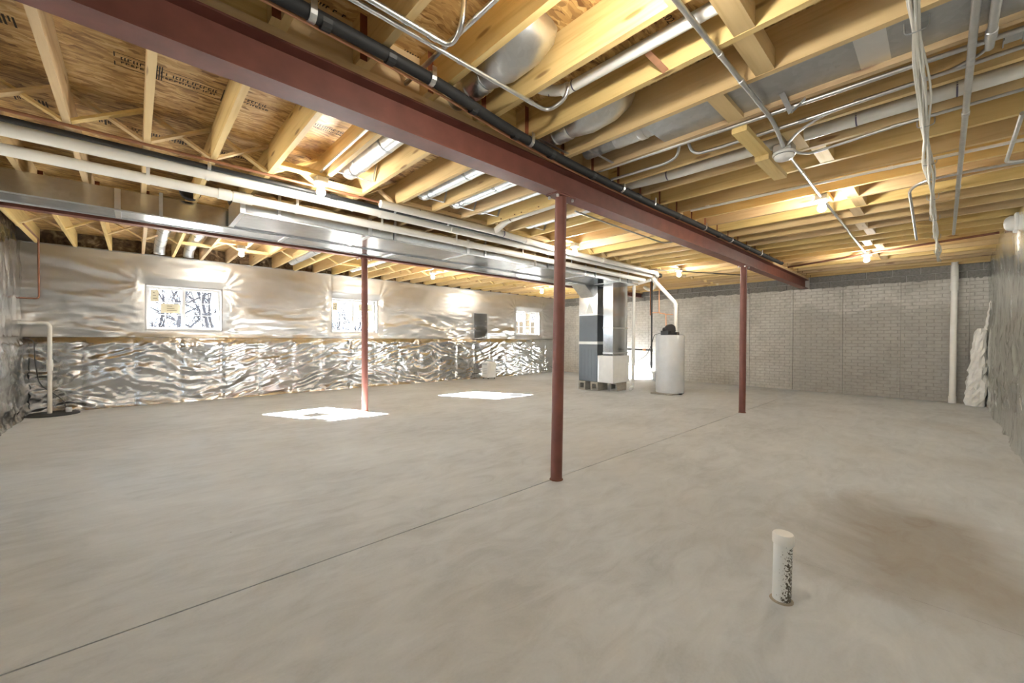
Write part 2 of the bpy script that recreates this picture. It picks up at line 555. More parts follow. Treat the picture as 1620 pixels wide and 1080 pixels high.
M['bulb'] = emit('lit_bulb', (1.0, 0.93, 0.81), BULB_L)
M['bark'] = plain('bark', (0.030, 0.030, 0.038), 0.95, noise=0.2)
M['brush'] = plain('brush', (0.045, 0.048, 0.062), 0.95, noise=0.3)
M['ground'] = plain('ground_soil', (0.060, 0.052, 0.038), 0.95, noise=0.3, nscale=0.6)
M['lumber'] = plain('weathered_lumber', (0.050, 0.036, 0.021), 0.8, noise=0.2)
M['wrap'] = plain('white_facing', (0.84, 0.83, 0.80), 0.35, noise=0.08)
M['tape'] = plain('foil_tape', (0.80, 0.81, 0.82), 0.3, 1.0)
M['sump'] = plain('sump_lid', (0.03, 0.032, 0.034), 0.6)
M['soil_ring'] = plain('cut_concrete', (0.30, 0.26, 0.20), 0.9, noise=0.2)

# ================================================================== SETTING
# ------------------------------------------------------------------ floor
fl = struct(MB().box(XW - .3, XE + .3, YS - .3, YN + .4, -0.2, -0.012).build('floor', M['joint']))
JY1, JY2, JX1, JX2 = 2.205, 6.13, 2.56, 7.12


def slab(x0, x1, y0, y1):
    MB().box(x0, x1, y0, y1, -0.012, 0.0).build('floor_slab', M['floor'], fl)


slab(XW - .25, JX1 - .001, YS - .25, JY1 - .005)
slab(JX1 + .001, JX2 - .0015, YS - .25, JY1 - .005)
slab(JX2 + .0015, XE + .25, YS - .25, JY1 - .005)
slab(XW - .25, XE + .25, JY1 + .005, JY2 - .003)
slab(XW - .25, XE + .25, JY2 + .003, YN + .35)

# ------------------------------------------------------------------ walls
we = struct(MB().box(XE + .045, XE + .3, YS - .3, YN + .4, -.2, ZO + .1).build('wall_east', M['mortar']))
rr = random.Random(3)
top0 = 2.335
y = 2.4 - 0.915 * 4
while y < YN + .2:
    y0, y1 = max(y, YS - .02) + .003, min(y + 0.915, YN + .3) - .003
    y += 0.915
    if y1 - y0 < .1:
        continue
    n = 11
    tops = [(y0 + (y1 - y0) * k / n, top0 + rr.uniform(-.018, .022)) for k in range(n + 1)]
    poly = [(y0, -.012), (y1, -.012)] + tops[::-1]
    MB().prism(poly, 'x', XE + rr.uniform(-.003, .003), XE + .046).build('concrete_panel', M['east'], we)
y = 0.4985 - 0.4064 * 4
for row, (z0, z1, off) in enumerate([(2.275, 2.468, 0.0), (2.478, 2.672, 0.203), (2.682, 2.84, 0.0)]):
    k = -4
    while True:
        y0 = 0.4985 + off + 0.4064 * k + .005
        k += 1
        y1 = y0 + 0.3964
        if y0 > YN + .1:
            break
        if y1 < YS - .1:
            continue
        if row < 2 and y0 < 2.25 and y1 > 2.11:       # pocket where the steel beam bears
            if 2.09 - y0 > .05:
                MB().box(XE + .018, XE + .05, y0, 2.09, z0, z1).build('block', M['cmu'], we)
            if y1 - 2.27 > .05:
                MB().box(XE + .018, XE + .05, 2.27, y1, z0, z1).build('block', M['cmu'], we)
            continue
        dx = rr.uniform(-.002, .002)
        MB().box(XE + .018 + dx, XE + .05, y0, y1, z0, z1).build('block', M['cmu'], we)


def wall_with_holes(name, fixed, lo, hi, holes, axis, mat):
    """wall slab; holes [(a,b,z0,z1)] along the running axis"""
    mb = MB()
    xs = sorted({lo, hi, *[h[0] for h in holes], *[h[1] for h in holes]})
    for a, b in zip(xs[:-1], xs[1:]):
        hh = [h for h in holes if h[0] <= a and h[1] >= b]
        spans = [(-.2, ZO + .1)] if not hh else [(-.2, hh[0][2]), (hh[0][3], ZO + .1)]
        for z0, z1 in spans:
            if axis == 'x':
                mb.box(a, b, fixed[0], fixed[1], z0, z1)
            else:
                mb.box(fixed[0], fixed[1], a, b, z0, z1)
    return struct(mb.build(name, mat))


wn = wall_with_holes('wall_north', (YN + .06, YN + .22), XW - .3, XE + .045, [(a - .01, b + .01, WZ0 - .01, WZ1 + .01) for a, b in WINS], 'x', M['sheath'])
ww = wall_with_holes('wall_west', (XW - .3, XW - .06), YS - .3, YN + .06, [(WIN_W[0], WIN_W[1], 0.5, 2.2)], 'y', M['sheath'])
ws = struct(MB().box(XW - .3, XE + .045, YS - .3, YS - .06, -.2, ZO + .1).build('wall_south', M['sheath']))

# ------------------------------------------------------------------ ceiling: subfloor sheets, joists, blocking, bridging
ce = struct(MB().box(XW - .3, XE + .3, YS - .3, YN + .4, ZO + .02, ZO + .12).build('ceiling', M['gap']))
PANELS = []
y = 3.93 - 1.22 * 4
row = 0
while y < YN + .3:
    x = XW - .3 - (1.22 if row % 2 else 0.35)
    while x < XE + .2:
        x0, x1, y0, y1 = max(x, XW - .28) + .0015, min(x + 2.44, XE + .28) - .0015, max(y, YS - .28) + .0015, min(y + 1.22, YN + .38) - .0015
        x += 2.44
        if x1 - x0 < .05 or y1 - y0 < .05:
            continue
        PANELS.append((x0, x1, y0, y1, MB().box(x0, x1, y0, y1, ZO, ZO + .02).build('osb_panel', M['osb'], ce)))
    y += 1.22
    row += 1

SP, X0 = 0.398, 0.067
KS = list(range(-3, 29))
bays = [(YS - .03, 2.27, .038), (2.05, 6.42, 0.0), (6.20, YN + .17, .038)]


def joist_src(y0, y1, x):
    mb = MB().box(-.019, .019, y0, y1, ZJ, ZO)
    mb.m = [0, 0, 1, 0, 1, 0]
    o = mb.build('joist', [M['woodY'], M['end_paint']], ce, loc=(0, 0, 0))
    o.location = (x, 0, 0)
    return o


for y0, y1, off in bays:
    src = None
    for k in KS:
        x = X0 + SP * k + off
        if x > XE + .03:
            continue
        if src is None:
            src = joist_src(y0, y1, x)
        else:
            instance(src, 'joist', (x, 0, 0), ce)
# blocking over the steel beam and over the second beam
for yb in (2.16, 6.31):
    src = None
    for k in KS[:-1]:
        a = X0 + SP * k + .019 + .038
        b = X0 + SP * (k + 1) - .019
        if src is None:
            src = MB().box(0, b - a, yb - .019, yb + .019, ZJ, ZO).build('blocking', M['woodX'], ce, loc=(0, 0, 0))
            src.location = (a, 0, 0)
        else:
            instance(src, 'blocking', (a, 0, 0), ce)


def xbrace(x0, x1, yb):
    for s, dy in ((0, 0.0), (1, 0.035)):
        z0, z1 = (ZJ + .012, ZO - .012) if s == 0 else (ZO - .012, ZJ + .012)
        MB().beam((x0, yb + dy, z0), (x1, yb + dy, z1), (0, 1, 0), .06, .018).build('bridging_strut', M['woodX'], ce)


for k in KS[:-1]:                          # middle bay: crosses, flat blocks under the ducts
    a, b = X0 + SP * k + .019, X0 + SP * (k + 1) - .019
    if k in (3, 5, 6, 7, 9, 10):
        MB().box(a, b, 3.92, 4.01, ZJ, ZJ + .038).build('blocking', M['woodX'], ce)
    else:
        xbrace(a, b, 4.0)
    a3, b3 = a + .038, b + .038
    if k in (1, 3, 7, 12):
        MB().box(a3, b3, 7.95, 8.04, ZJ, ZJ + .038).build('blocking', M['woodX'], ce)
    else:
        xbrace(a3, b3, 8.0)
# right bay: short blocks between joists, staggered along the lamp row
for k, yb in ((4, .64), (5, .66), (8, .73), (9, .64), (12, .62), (13, .60), (14, .66), (16, .70), (17, .66), (19, .76), (20, .66), (22, .78), (23, .7)):
    a, b = X0 + SP * k + .019 + .038, X0 + SP * (k + 1) - .019 + .038
    MB().box(a, b, yb - .045, yb + .045, ZJ + .002, ZJ + (.11 if k in (4, 5) else .09)).build('blocking', M['woodX'], ce)
for x0, x1, z0 in ((2.515, 2.872, ZJ + .001), (2.93, 3.50, ZJ - .055), (3.42, 3.93, ZJ - .092)):
    MB().box(x0, x1, .885, .975, z0, z0 + .037).build('blocking', M['woodX'], ce)
# rim insulation between joist ends on the window wall
for k in KS[:-1]:
    a, b = X0 + SP * k + .019 + .038, X0 + SP * (k + 1) - .019 + .038
    mb = MB()
    n, mz = 6, 3
    vs = [(a + (b - a) * i / n, YN + .06 - rr.uniform(0, .05), ZJ + (ZO - ZJ) * j / mz) for j in range(mz + 1) for i in range(n + 1)]
    fs = [(j * (n + 1) + i, j * (n + 1) + i + 1, (j + 1) * (n + 1) + i + 1, (j + 1) * (n + 1) + i) for j in range(mz) for i in range(n)]
    mb.add(vs, fs).build('rim_insulation', M['fibre'], wn, smooth='all')
for j in range(24):                        # rim on the west wall
    y0 = YS + j * .42
    mb = MB().box(XW - .06, XW - .02, y0, y0 + .41, ZJ, ZO)
    mb.build('rim_insulation', M['fibre'], ww)

# stamps on the subfloor: illegible ink lines, bar marks and boxes
def panel_at(x, y):
    for p in PANELS:
        if p[0] <= x <= p[1] and p[2] <= y <= p[3]:
            return p[4]
    return PANELS[0][4]


def stamp(x, y, kind, ln=.4, seed=0):
    r_ = random.Random(seed)
    mb = MB()
    z = ZO - .0006

    def q(x0, x1, y0, y1):
        mb.box(x + x0, x + x1, y + y0 * 1.6, y + y1 * 1.6, z - .0006, z)
    if kind == 'bars':
        t = 0
        while t < ln:
            wd = r_.uniform(.004, .012)
            h = r_.uniform(.03, .065)
            q(t, t + wd, 0, h)
            t += wd + r_.uniform(.004, .012)
    if kind in ('text', 'boxed'):
        for rw, hh in ((0, .022), (.034, .014)):
            t = 0
            while t < ln:
                wd = r_.uniform(.006, .02)
                if r_.random() < .85:
                    q(t, t + wd, rw, rw + .005)
                    q(t, t + .006, rw, rw + hh)
                    if r_.random() < .6:
                        q(t, t + wd, rw + hh - .005, rw + hh)
                t += wd + .006
    if kind == 'boxed':
        q(-.03, ln + .03, -.022, -.019)
        q(-.03, ln + .03, .072, .075)
        q(-.03, -.024, -.022, .01)
        q(-.03, -.024, .045, .075)
        for t in range(3):
            q(ln + .04 + t * .012, ln + .046 + t * .012, -.03, .08)
    mb.build('panel_stamp', M['ink'], panel_at(x, y))


for i, (x, y, kd, ln) in enumerate([(-.62, 3.33, 'bars', .16), (-.72, 4.36, 'bars', .26), (-.25, 4.4, 'bars', .12), (-.08, 4.42, 'text', .12), (-.06, 3.35, 'boxed', .12), (.10, 3.36, 'boxed', .30), (.50, 3.33, 'text', .2),
                                    (.9, 3.33, 'text', .28), (.1, 4.42, 'bars', .3), (.52, 4.42, 'bars', .26), (.9, 4.4, 'text', .3), (1.35, 4.4, 'bars', .2), (1.2, 3.33, 'text', .2),
                                    (.62, 2.12, 'text', .18), (1.14, 2.13, 'bars', .18), (1.55, 2.1, 'text', .1), (2.4, .95, 'text', .2)]):
    stamp(x, y, kd, ln, i)
tcu = bpy.data.curves.new('date_text', 'FONT')
tcu.body = '(2021)'
tcu.size = .055
tcu.extrude = .0004
to = bpy.data.objects.new('date_text', tcu)
COL.objects.link(to)
bpy.context.view_layer.update()
tme = bpy.data.meshes.new_from_object(to)
bpy.data.objects.remove(to)
ts = bpy.data.objects.new('panel_stamp', tme)
tme.materials.append(M['ink'])
COL.objects.link(ts)
ts.parent = panel_at(2.0, 1.0)
ts.rotation_euler = (math.pi, 0, -.0)
ts.location = (1.96, 1.0, ZO - .001)

# ------------------------------------------------------------------ windows
def window(nm_, a, b, z0, z1, yf, axis='x', stickers=()):
    root = bpy.data.objects.new(nm_, None)
    root.empty_display_size = .1
    root['kind'] = 'structure'
    COL.objects.link(root)

    def bx(name, u0, u1, d0, d1, v0, v1, mat, parent=root):
        mb = MB()
        if axis == 'x':
            mb.box(u0, u1, yf + d0, yf + d1, v0, v1)
        else:
            mb.box(XW - .2 - d1, XW - .2 - d0, u0, u1, v0, v1)
        return mb.build(name, mat, parent)
    dep = -.13
    for nme, q in (('jamb', (a, a + .022, z0, z1)), ('jamb', (b - .022, b, z0, z1)), ('head', (a, b, z1 - .022, z1)), ('sill', (a, b, z0, z0 + .022))):
        bx(nme, q[0], q[1], dep, .07, q[2], q[3], M['vinyl'])
    mid = (a + b) / 2 - .03
    fr = .048
    for s, (u0, u1, dd) in enumerate(((a + .02, mid + .028, 0.012), (mid - .012, b - .02, -.018))):
        v0, v1 = z0 + .02, z1 - .02
        sash = bx('sash', u0, u0 + fr, dd, dd + .028, v0, v1, M['vinyl'])
        bx('stile', u1 - fr, u1, dd, dd + .028, v0, v1, M['vinyl'], sash)
        bx('rail', u0 + fr, u1 - fr, dd, dd + .028, v0, v0 + fr, M['vinyl'], sash)
        bx('rail', u0 + fr, u1 - fr, dd, dd + .028, v1 - fr, v1, M['vinyl'], sash)
        p = bx('pane', u0 + fr, u1 - fr, dd + .011, dd + .015, v0 + fr, v1 - fr, M['glass'], sash)
        um = (u0 + u1) / 2
        bx('muntin', um - .007, um + .007, dd + .016, dd + .022, v0 + fr, v1 - fr, M['vinyl'], sash)
        for t in (1, 2):
            vm = v0 + fr + (v1 - v0 - 2 * fr) * t / 3
            bx('muntin', u0 + fr, u1 - fr, dd + .016, dd + .022, vm - .006, vm + .006, M['vinyl'], sash)
        for (si, f0, f1, g0, g1) in stickers:
            if si == s:
                U0, U1 = u0 + fr, u1 - fr
                V0, V1 = v0 + fr, v1 - fr
                A, B = U0 + (U1 - U0) * f0, U0 + (U1 - U0) * f1
                Cc, D = V0 + (V1 - V0) * g0, V0 + (V1 - V0) * g1
                bx('sticker', A, B, dd + .0085, dd + .0105, Cc, D, M['paper'], sash)
                for k in range(3):
                    vv = D - (D - Cc) * (.25 + .24 * k)
                    bx('print', A + (B - A) * .3, A + (B - A) * (.55 + .12 * k), dd + .0075, dd + .0084, vv - .004, vv + .004, M['ink'], sash)
    return root


window('window_1', WINS[0][0], WINS[0][1], WZ0, WZ1, 9.64, stickers=((0, .02, .28, .68, .98), (0, .34, .99, .38, .63)))
window('window_2', WINS[1][0], WINS[1][1], WZ0, WZ1, 9.64, stickers=((0, .04, .28, .68, .95), (1, .25, .95, .7, .95)))
window('window_3', WINS[2][0], WINS[2][1], WZ0, WZ1, 9.64)
window('window_4', WIN_W[0] + .01, WIN_W[1] - .01, 0.51, 2.19, 0, axis='y')

# ------------------------------------------------------------------ foil blankets
rs = np.random.RandomState(11)
LAT = rs.rand(8, 256, 256)


def vnoise(u, v, s):
    L = LAT[s % 8]
    iu, iv = np.floor(u).astype(int), np.floor(v).astype(int)
    fu, fv = u - iu, v - iv
    fu, fv = fu * fu * (3 - 2 * fu), fv * fv * (3 - 2 * fv)
    g = lambda i, j: L[i % 256, j % 256]
    return (g(iu, iv) * (1 - fu) * (1 - fv) + g(iu + 1, iv) * fu * (1 - fv) + g(iu, iv + 1) * (1 - fu) * fv + g(iu + 1, iv + 1) * fu * fv)


def ridge(n, p=1.5):
    return (1 - np.abs(2 * n - 1)) ** p


def blanket(name, label, origin, ud, nd_, Ulen, v0, v1, hfun, mat, res=.025, holes=(), back=0.0):
    nu, nv = int(Ulen / res) + 1, int((v1 - v0) / res) + 1
    us = np.linspace(0, Ulen, nu)
    vs_ = np.linspace(v0, v1, nv)
    for (a, b, c, d) in holes:            # snap grid lines to the window openings
        for e in (a, b):
            us[np.argmin(np.abs(us - e))] = e
        for e in (c, d):
            if v0 < e < v1:
                vs_[np.argmin(np.abs(vs_ - e))] = e
    Ug, Vg = np.meshgrid(us, vs_)
    H = hfun(Ug, Vg)
    for (a, b, c, d) in holes:
        dx = np.maximum(np.maximum(a - Ug, Ug - b), 0)
        dz = np.maximum(np.maximum(c - Vg, Vg - d), 0)
        dist = np.sqrt(dx * dx + dz * dz)
        H = H * np.clip(dist / .12, 0, 1) + .004
    o = Vector(origin)
    ud, nd_ = Vector(ud), Vector(nd_)
    P = np.zeros((nv, nu, 3))
    for k in range(3):
        P[:, :, k] = o[k] + Ug * ud[k] + H * nd_[k]
    P[:, :, 2] += Vg
    verts = P.reshape(-1, 3).tolist()
    faces = []
    cu, cv = (us[:-1] + us[1:]) / 2, (vs_[:-1] + vs_[1:]) / 2
    for j in range(nv - 1):
        for i in range(nu - 1):
            if any(a < cu[i] < b and c < cv[j] < d for a, b, c, d in holes):
                continue
            faces.append((j * nu + i, j * nu + i + 1, (j + 1) * nu + i + 1, (j + 1) * nu + i))
    if back:
        n0 = len(verts)
        for i in range(nu):
            p = Vector(verts[(nv - 1) * nu + i]) - nd_ * (back + H[-1, i])
            verts.append((p.x, p.y, p.z + .004))
        for i in range(nu - 1):
            faces.append(((nv - 1) * nu + i, (nv - 1) * nu + i + 1, n0 + i + 1, n0 + i))
    mb = MB()
    mb.v, mb.f, mb.m = [tuple(p) for p in verts], faces, [0] * len(faces)
    ob = mb.build(name, mat, None, smooth='all', loc=(o.x, o.y, 0))
    return tag(ob, label, 'insulation')


def h_lower(u, v):
    w1 = vnoise(u * 1.3 + 3, v * 1.6, 0)
    w2 = vnoise(u * 3.1 + 1, v * 3.3, 4)
    a = ridge(vnoise(u * 1.6 + v * 2.2 + w1 * 1.3, v * 5.0 - u * 1.3 + w1 * 2.2, 1), 3.0)
    b = ridge(vnoise(u * 2.2 - v * 2.4 + 9 + w2, v * 12.0 - u * 3.4 + w2 * 1.5, 2), 2.4)
    b2 = ridge(vnoise(u * 2.6 + v * 3.0 + 4 + w2, v * 10.0 + u * 3.0 + w2 * 1.5, 5), 2.4)
    mk = np.clip((vnoise(u * 1.1 + 7, v * 1.3, 6) - .5) * 5 + .5, 0, 1)
    b = b * mk + b2 * (1 - mk)
    c = ridge(vnoise(u * 6 - v * 4 + w1 * 2, v * 22 + u * 5 + w2 * 4, 3), 2.0)
    e = ridge(vnoise(u * 19 - v * 9, v * 30 + u * 8, 6), 1.6)
    st = np.exp(-((((u + .25) % .61) - .3) / .04) ** 2)       # stitched verticals pulled in
    bulge = vnoise(u * 1.64, v * .8 + 5, 4)
    env = np.clip((1.17 - v) / .10, .15, 1)
    fl_ = .05 * np.exp(-v / .06)
    loose = .55 + .9 * vnoise(u * .8 + 5, v * 1.2, 7)
    return env * (.030 * bulge + loose * (.022 * a + .022 * b + .009 * c + .003 * e) - .012 * st + .012) + fl_ * .8


def h_upper(u, v):
    w1 = vnoise(u * .9, v * 1.3 + 2, 5)
    t = np.clip((2.1 - v) / .6, .22, 1.15)
    a = vnoise(u * .8 + w1, v * 6.0 + u * .25 + w1 * 1.4, 6) - .5
    b = vnoise(u * 2.4 + v * 3, v * 14 - u * .9 + w1 * 2, 7) - .5
    c = vnoise(u * 6 - v * 4 + w1 * 3, v * 26 + u * 2, 1) - .5
    h = .022 + t * (.046 * a + .028 * b + .014 * c) + .008 * vnoise(u * .8, v * .9, 2)
    ux = u + XW
    for (A, B) in WINS:                    # folds radiating from the window corners
        for cx, sx in ((A, -1), (B, 1)):
            for cz in (WZ0, WZ1):
                dx, dz = (ux - cx) * sx, v - cz
                d = np.sqrt(dx * dx + dz * dz) + 1e-6
                th = np.arctan2(dz, np.maximum(dx, 1e-3))
                h = h + np.where(dx > 0, .009 * np.sin(th * 15 + cx * 5 + w1 * 3) * np.exp(-d / .26) * np.clip(d / .06, 0, 1), 0)
    return h


def h_south(u, v):
    a = ridge(vnoise(u * 2.2, v * .7 + u * .3, 1), 2)
    b = ridge(vnoise(u * 7 + v, v * 1.6, 2), 1.8)
    c = ridge(vnoise(u * 3 - v * 2.0, v * 3 + u, 3), 2.0)
    low = np.clip((1.5 - v) / .4, 0, 1)
    top = np.clip((v - 2.1) / .4, 0, 1)
    return .02 * a + .014 * b + low * .03 * c + top * .05 * vnoise(u * 1.2, v * 2, 5) + .012 * np.exp(-v / .07)


hol = [(a - XW, b - XW, WZ0, WZ1) for a, b in WINS]
blanket('foil_blanket', 'smooth upper foil insulation with the three window openings cut in it', (XW, YN, 0), (1, 0, 0), (0, -1, 0), XE - XW, 1.168, 2.615, h_upper, M['foil_u'], holes=hol)
blanket('foil_blanket', 'crumpled lower foil insulation along the window wall down to the floor', (XW, YN - .045, 0), (1, 0, 0), (0, -1, 0), XE - XW, 0.0, 1.165, h_lower, M['foil'], res=.02, back=.05)
wh = [(WIN_W[0] - YS, WIN_W[1] - YS, .5, 2.2)]
blanket('foil_blanket', 'upper foil insulation on the left end wall beside the copper drop pipe', (XW, YS, 0), (0, 1, 0), (1, 0, 0), YN - YS - .05, 1.168, 2.615, lambda u, v: h_lower(u + 4, v * .4) * .6, M['foil'], res=.03, holes=wh)
blanket('foil_blanket', 'lower foil insulation on the left end wall behind the sump pit', (XW + .05, YS, 0), (0, 1, 0), (1, 0, 0), YN - YS - .12, 0.0, 1.165, lambda u, v: h_lower(u + 7, v) * .8, M['foil'], res=.03, back=.06, holes=[(WIN_W[0] - YS, WIN_W[1] - YS, .5, 2.2)])
blanket('foil_blanket', 'upper foil insulation hanging on the right wall under the joists', (XW, YS, 0), (1, 0, 0), (0, 1, 0), XE - XW, 1.40, 2.60, h_south, M['foil_s'], res=.03)
blanket('foil_blanket', 'lower foil insulation on the right wall meeting the floor', (XW, YS + .012, 0), (1, 0, 0), (0, 1, 0), XE - XW, 0.0, 1.41, h_south, M['foil_s'], res=.03)

# ================================================================== THINGS
# ------------------------------------------------------------------ steel beams and columns
def ibeam(label, yc, fw, z0, z1, x0, x1, plate):
    t = thing('steel_beam', label, 'beam', (x0, yc, z0))
    mb = MB()
    tf, tw = .010, .008
    prof = [(yc - fw / 2, z0), (yc + fw / 2, z0), (yc + fw / 2, z0 + tf), (yc + tw / 2, z0 + tf + .006), (yc + tw / 2, z1 - tf - .006), (yc + fw / 2, z1 - tf), (yc + fw / 2, z1),
            (yc - fw / 2, z1), (yc - fw / 2, z1 - tf), (yc - tw / 2, z1 - tf - .006), (yc - tw / 2, z0 + tf + .006), (yc - fw / 2, z0 + tf)]
    mb.prism(prof, 'x', x0, x1)
    mb.build('girder', M['primer'], t)
    MB().box(x0, x1, yc - fw / 2 + .002, yc + fw / 2 - .002, z1, plate).build('nailer_plate', M['woodX'], t)
    return t


ibeam('long red steel beam crossing overhead from top left to the concrete wall', 2.18, .14, 2.353, 2.555, XW + .01, XE + .04, ZJ)
ibeam('thin red steel beam running beyond the sheet metal trunk ducts', 6.31, .11, 2.445, 2.565, XW + .01, XE + .04, ZJ)


def column(label, base, top, ztop, cap):
    t = thing('steel_column', label, 'column', (base[0], base[1], 0))
    MB().tube([(base[0], base[1], 0), (top[0], top[1], ztop - .012)], .048, 20).build('post', M['primer'], t, smooth=True)
    MB().box(top[0] - .12, top[0] + .12, top[1] - .062, top[1] + .062, ztop - .012, ztop - .0005).build('cap_plate', M['primer'], t)
    for sx in (-1, 1):
        for sy in (-1, 1):
            MB().lathe([(.012, -.03), (.012, -.012), (.006, -.012), (.006, .0)], (top[0] + sx * .095, top[1] + sy * .045, ztop - .004), seg=6).build('bolt', M['emt'], t)
    MB().lathe([(.056, 0), (.056, .004), (.05, .012)], (base[0], base[1], 0.0), seg=20).build('base_weld', M['rust'], t)


column('red steel column nearest the camera, in the middle of the floor', (2.556, 2.183), (2.592, 2.178), 2.353, 1)
column('red steel column under the long beam, right of the water heater', (7.112, 2.183), (7.125, 2.180), 2.353, 1)
column('slender red steel column in front of the middle window', (2.69, 6.31), (2.672, 6.30), 2.445, 1)

# ------------------------------------------------------------------ pipes
def run(name, label, cat, path, r, mat, fr=.05, seg=12, couplings=(), cmat=None, cr=1.22, straps=(), smat=None, inks=(), rings=None):
    """pipe along a path; couplings/straps given as (point, direction, length)"""
    t = thing(name, label, cat, path[0])
    MB().tube(fillet(path, fr, 6), r, seg).build('pipe', mat, t, smooth=True)
    for p, d, L in couplings:
        d = Vector(d).normalized()
        p = Vector(p)
        MB().lathe([(r * 1.02, -L / 2), (r * cr, -L / 2 + .002), (r * cr, L / 2 - .002), (r * 1.02, L / 2)], p, d, seg).build('coupling', cmat or mat, t, smooth=True)
    for p, d, up in straps:
        d = Vector(d).normalized()
        p = Vector(p)
        mb = MB().lathe([(r * 1.02, -.012), (r * 1.10, -.012), (r * 1.10, .012), (r * 1.02, .012)], p, d, seg)
        if up > 0:
            s = d.cross(Vector((0, 0, 1))).normalized()
            mb.beam(p + s * r * 1.05, p + s * r * 1.05 + Vector((0, 0, up)), d, .024, .004)
        mb.build('strap', smat or M['emt'], t, smooth=True)
    for p, d in inks:
        MB().lathe([(r * 1.004, -.004), (r * 1.012, -.004), (r * 1.012, .004), (r * 1.004, .004)], Vector(p), Vector(d), seg).build('ink_ring', M['pvc_ink'], t)
    return t


X_, Y_, Z_ = (1, 0, 0), (0, 1, 0), (0, 0, 1)

# refrigerant line set along the beam
path = [(-1.2, 1.86, 2.567), (.49, 1.87, 2.567), (1.24, 1.90, 2.567), (1.72, 1.985, 2.567), (2.5, 2.04, 2.565), (4.0, 2.052, 2.557), (4.6, 2.05, 2.567), (6.75, 2.03, 2.567), (8.1, 2.02, 2.565), (8.5, 1.98, 2.545)]
t = thing('line_set', 'black foam-wrapped refrigerant line strapped beside the long red beam', 'pipe', path[0])
MB().tube(fillet(path, .25, 5), .031, 12).build('insulated_pipe', M['black_foam'], t, smooth=True)
MB().tube(fillet([(a, b + .045, c - .018 + .004 * (i % 2)) for i, (a, b, c) in enumerate(path[:-1])], .25, 5), .008, 8).build('bare_copper_line', M['copper'], t, smooth=True)
for x, yy in ((.56, 1.873), (1.17, 1.895), (2.05, 2.01), (3.3, 2.045), (3.9, 2.05), (5.2, 2.045), (6.1, 2.038), (7.4, 2.025)):
    MB().lathe([(.032, -.014), (.036, -.014), (.036, .014), (.032, .014)], (x, yy, 2.566), X_, 12).beam((x, yy - .034, 2.566), (x, yy - .034, ZJ + .02), X_, .026, .004).build('strap', M['emt'], t)
for x, yy in ((.62, 1.876), (.93, 1.885), (1.5, 1.95), (1.9, 2.0), (2.3, 2.025), (2.85, 2.043), (3.6, 2.048), (4.5, 2.05), (5.7, 2.04), (6.8, 2.03)):
    MB().lathe([(.033, -.02), (.0355, -.02), (.0355, .02), (.033, .02)], (x, yy + .004, 2.564), X_, 12).build('tape_band', M['dark'], t)

# conduits
EM = M['emt']
run('conduit', 'upper of two parallel steel conduits above the beam, turning up into the floor', 'conduit', [(-1.1, 1.655, 2.582), (1.125, 1.645, 2.582), (1.10, 1.52, 2.60), (1.09, 1.47, ZO - .01)], .0125, EM, .06,
    couplings=[((1.02, 1.647, 2.582), X_, .05)], straps=[((.88, 1.648, 2.582), X_, 0)])
run('conduit', 'lower of two parallel steel conduits above the beam, ending in an upturned elbow', 'conduit', [(-1.1, 1.70, 2.580), (1.88, 1.69, 2.580), (1.88, 1.55, 2.60), (1.88, 1.52, 2.68)], .0115, EM, .07,
    couplings=[((1.72, 1.69, 2.58), X_, .05), ((1.21, 1.693, 2.58), X_, .02)])
run('conduit', 'steel conduit running up a joist bay past the black line set', 'conduit', [(1.15, -.5, 2.645), (1.15, 1.6, 2.645), (1.15, 2.25, 2.645)], .0125, EM, .05, couplings=[((1.15, 1.98, 2.645), Y_, .05)])
run('conduit', 'straight steel conduit feeding the smoke detector from the camera side', 'conduit', [(1.38, .77, 2.578), (3.0, .755, 2.578), (3.22, .77, 2.560), (3.40, .79, 2.558)], .0125, EM, .1,
    couplings=[((2.12, .762, 2.578), X_, .03), ((2.42, .76, 2.578), X_, .03)], straps=[((2.44, .76, 2.578), X_, 0)])
run('conduit', 'steel conduit between the smoke detector and the first right-hand bulb', 'conduit', [(3.53, .805, 2.572), (4.88, .82, 2.572)], .0115, EM, .05, couplings=[((4.1, .811, 2.572), X_, .05), ((4.72, .818, 2.572), X_, .04)])
run('conduit', 'steel conduit between the two right-hand bulbs', 'conduit', [(5.02, .82, 2.572), (6.6, .83, 2.572), (6.9, .84, 2.572), (8.5, .845, 2.572)], .0125, EM, .1, couplings=[((5.75, .825, 2.572), X_, .05), ((7.2, .84, 2.572), X_, .06)])
run('conduit', 'long straight conduit under the joists near the right wall', 'conduit', [(.6, -.085, 2.575), (7.9, -.095, 2.575)], .0155, EM, .05, couplings=[((3.76, -.09, 2.575), X_, .06), ((5.5, -.092, 2.575), X_, .06)])
run('conduit', 'stubby conduit end with a connector nut at the top right', 'conduit', [(.6, -.15, 2.575), (3.0, -.145, 2.575)], .0165, EM, .05, couplings=[((2.88, -.145, 2.575), X_, .09)], cr=1.25)
run('flexible_conduit', 'thin flexible conduit from the connector nut sagging back to the smoke detector', 'conduit', [(2.98, -.145, 2.575), (3.07, -.12, 2.59), (3.18, 0.0, 2.60), (3.175, .30, 2.605), (3.16, .52, 2.585), (3.26, .68, 2.565), (3.40, .76, 2.565)], .0085, EM, .12,
    couplings=[((3.17, .36, 2.604), Y_, .03)])
run('flexible_conduit', 'flexible conduit looping below the white drain pipe beside the smoke detector', 'conduit', [(3.53, .765, 2.57), (3.62, .75, 2.565), (3.71, .68, 2.568), (3.71, .55, 2.578), (3.685, .2, 2.59), (3.665, -.5, 2.59)], .010, EM, .1,
    couplings=[((3.686, .22, 2.59), Y_, .05)], straps=[((3.675, 0, 2.59), Y_, 0)])
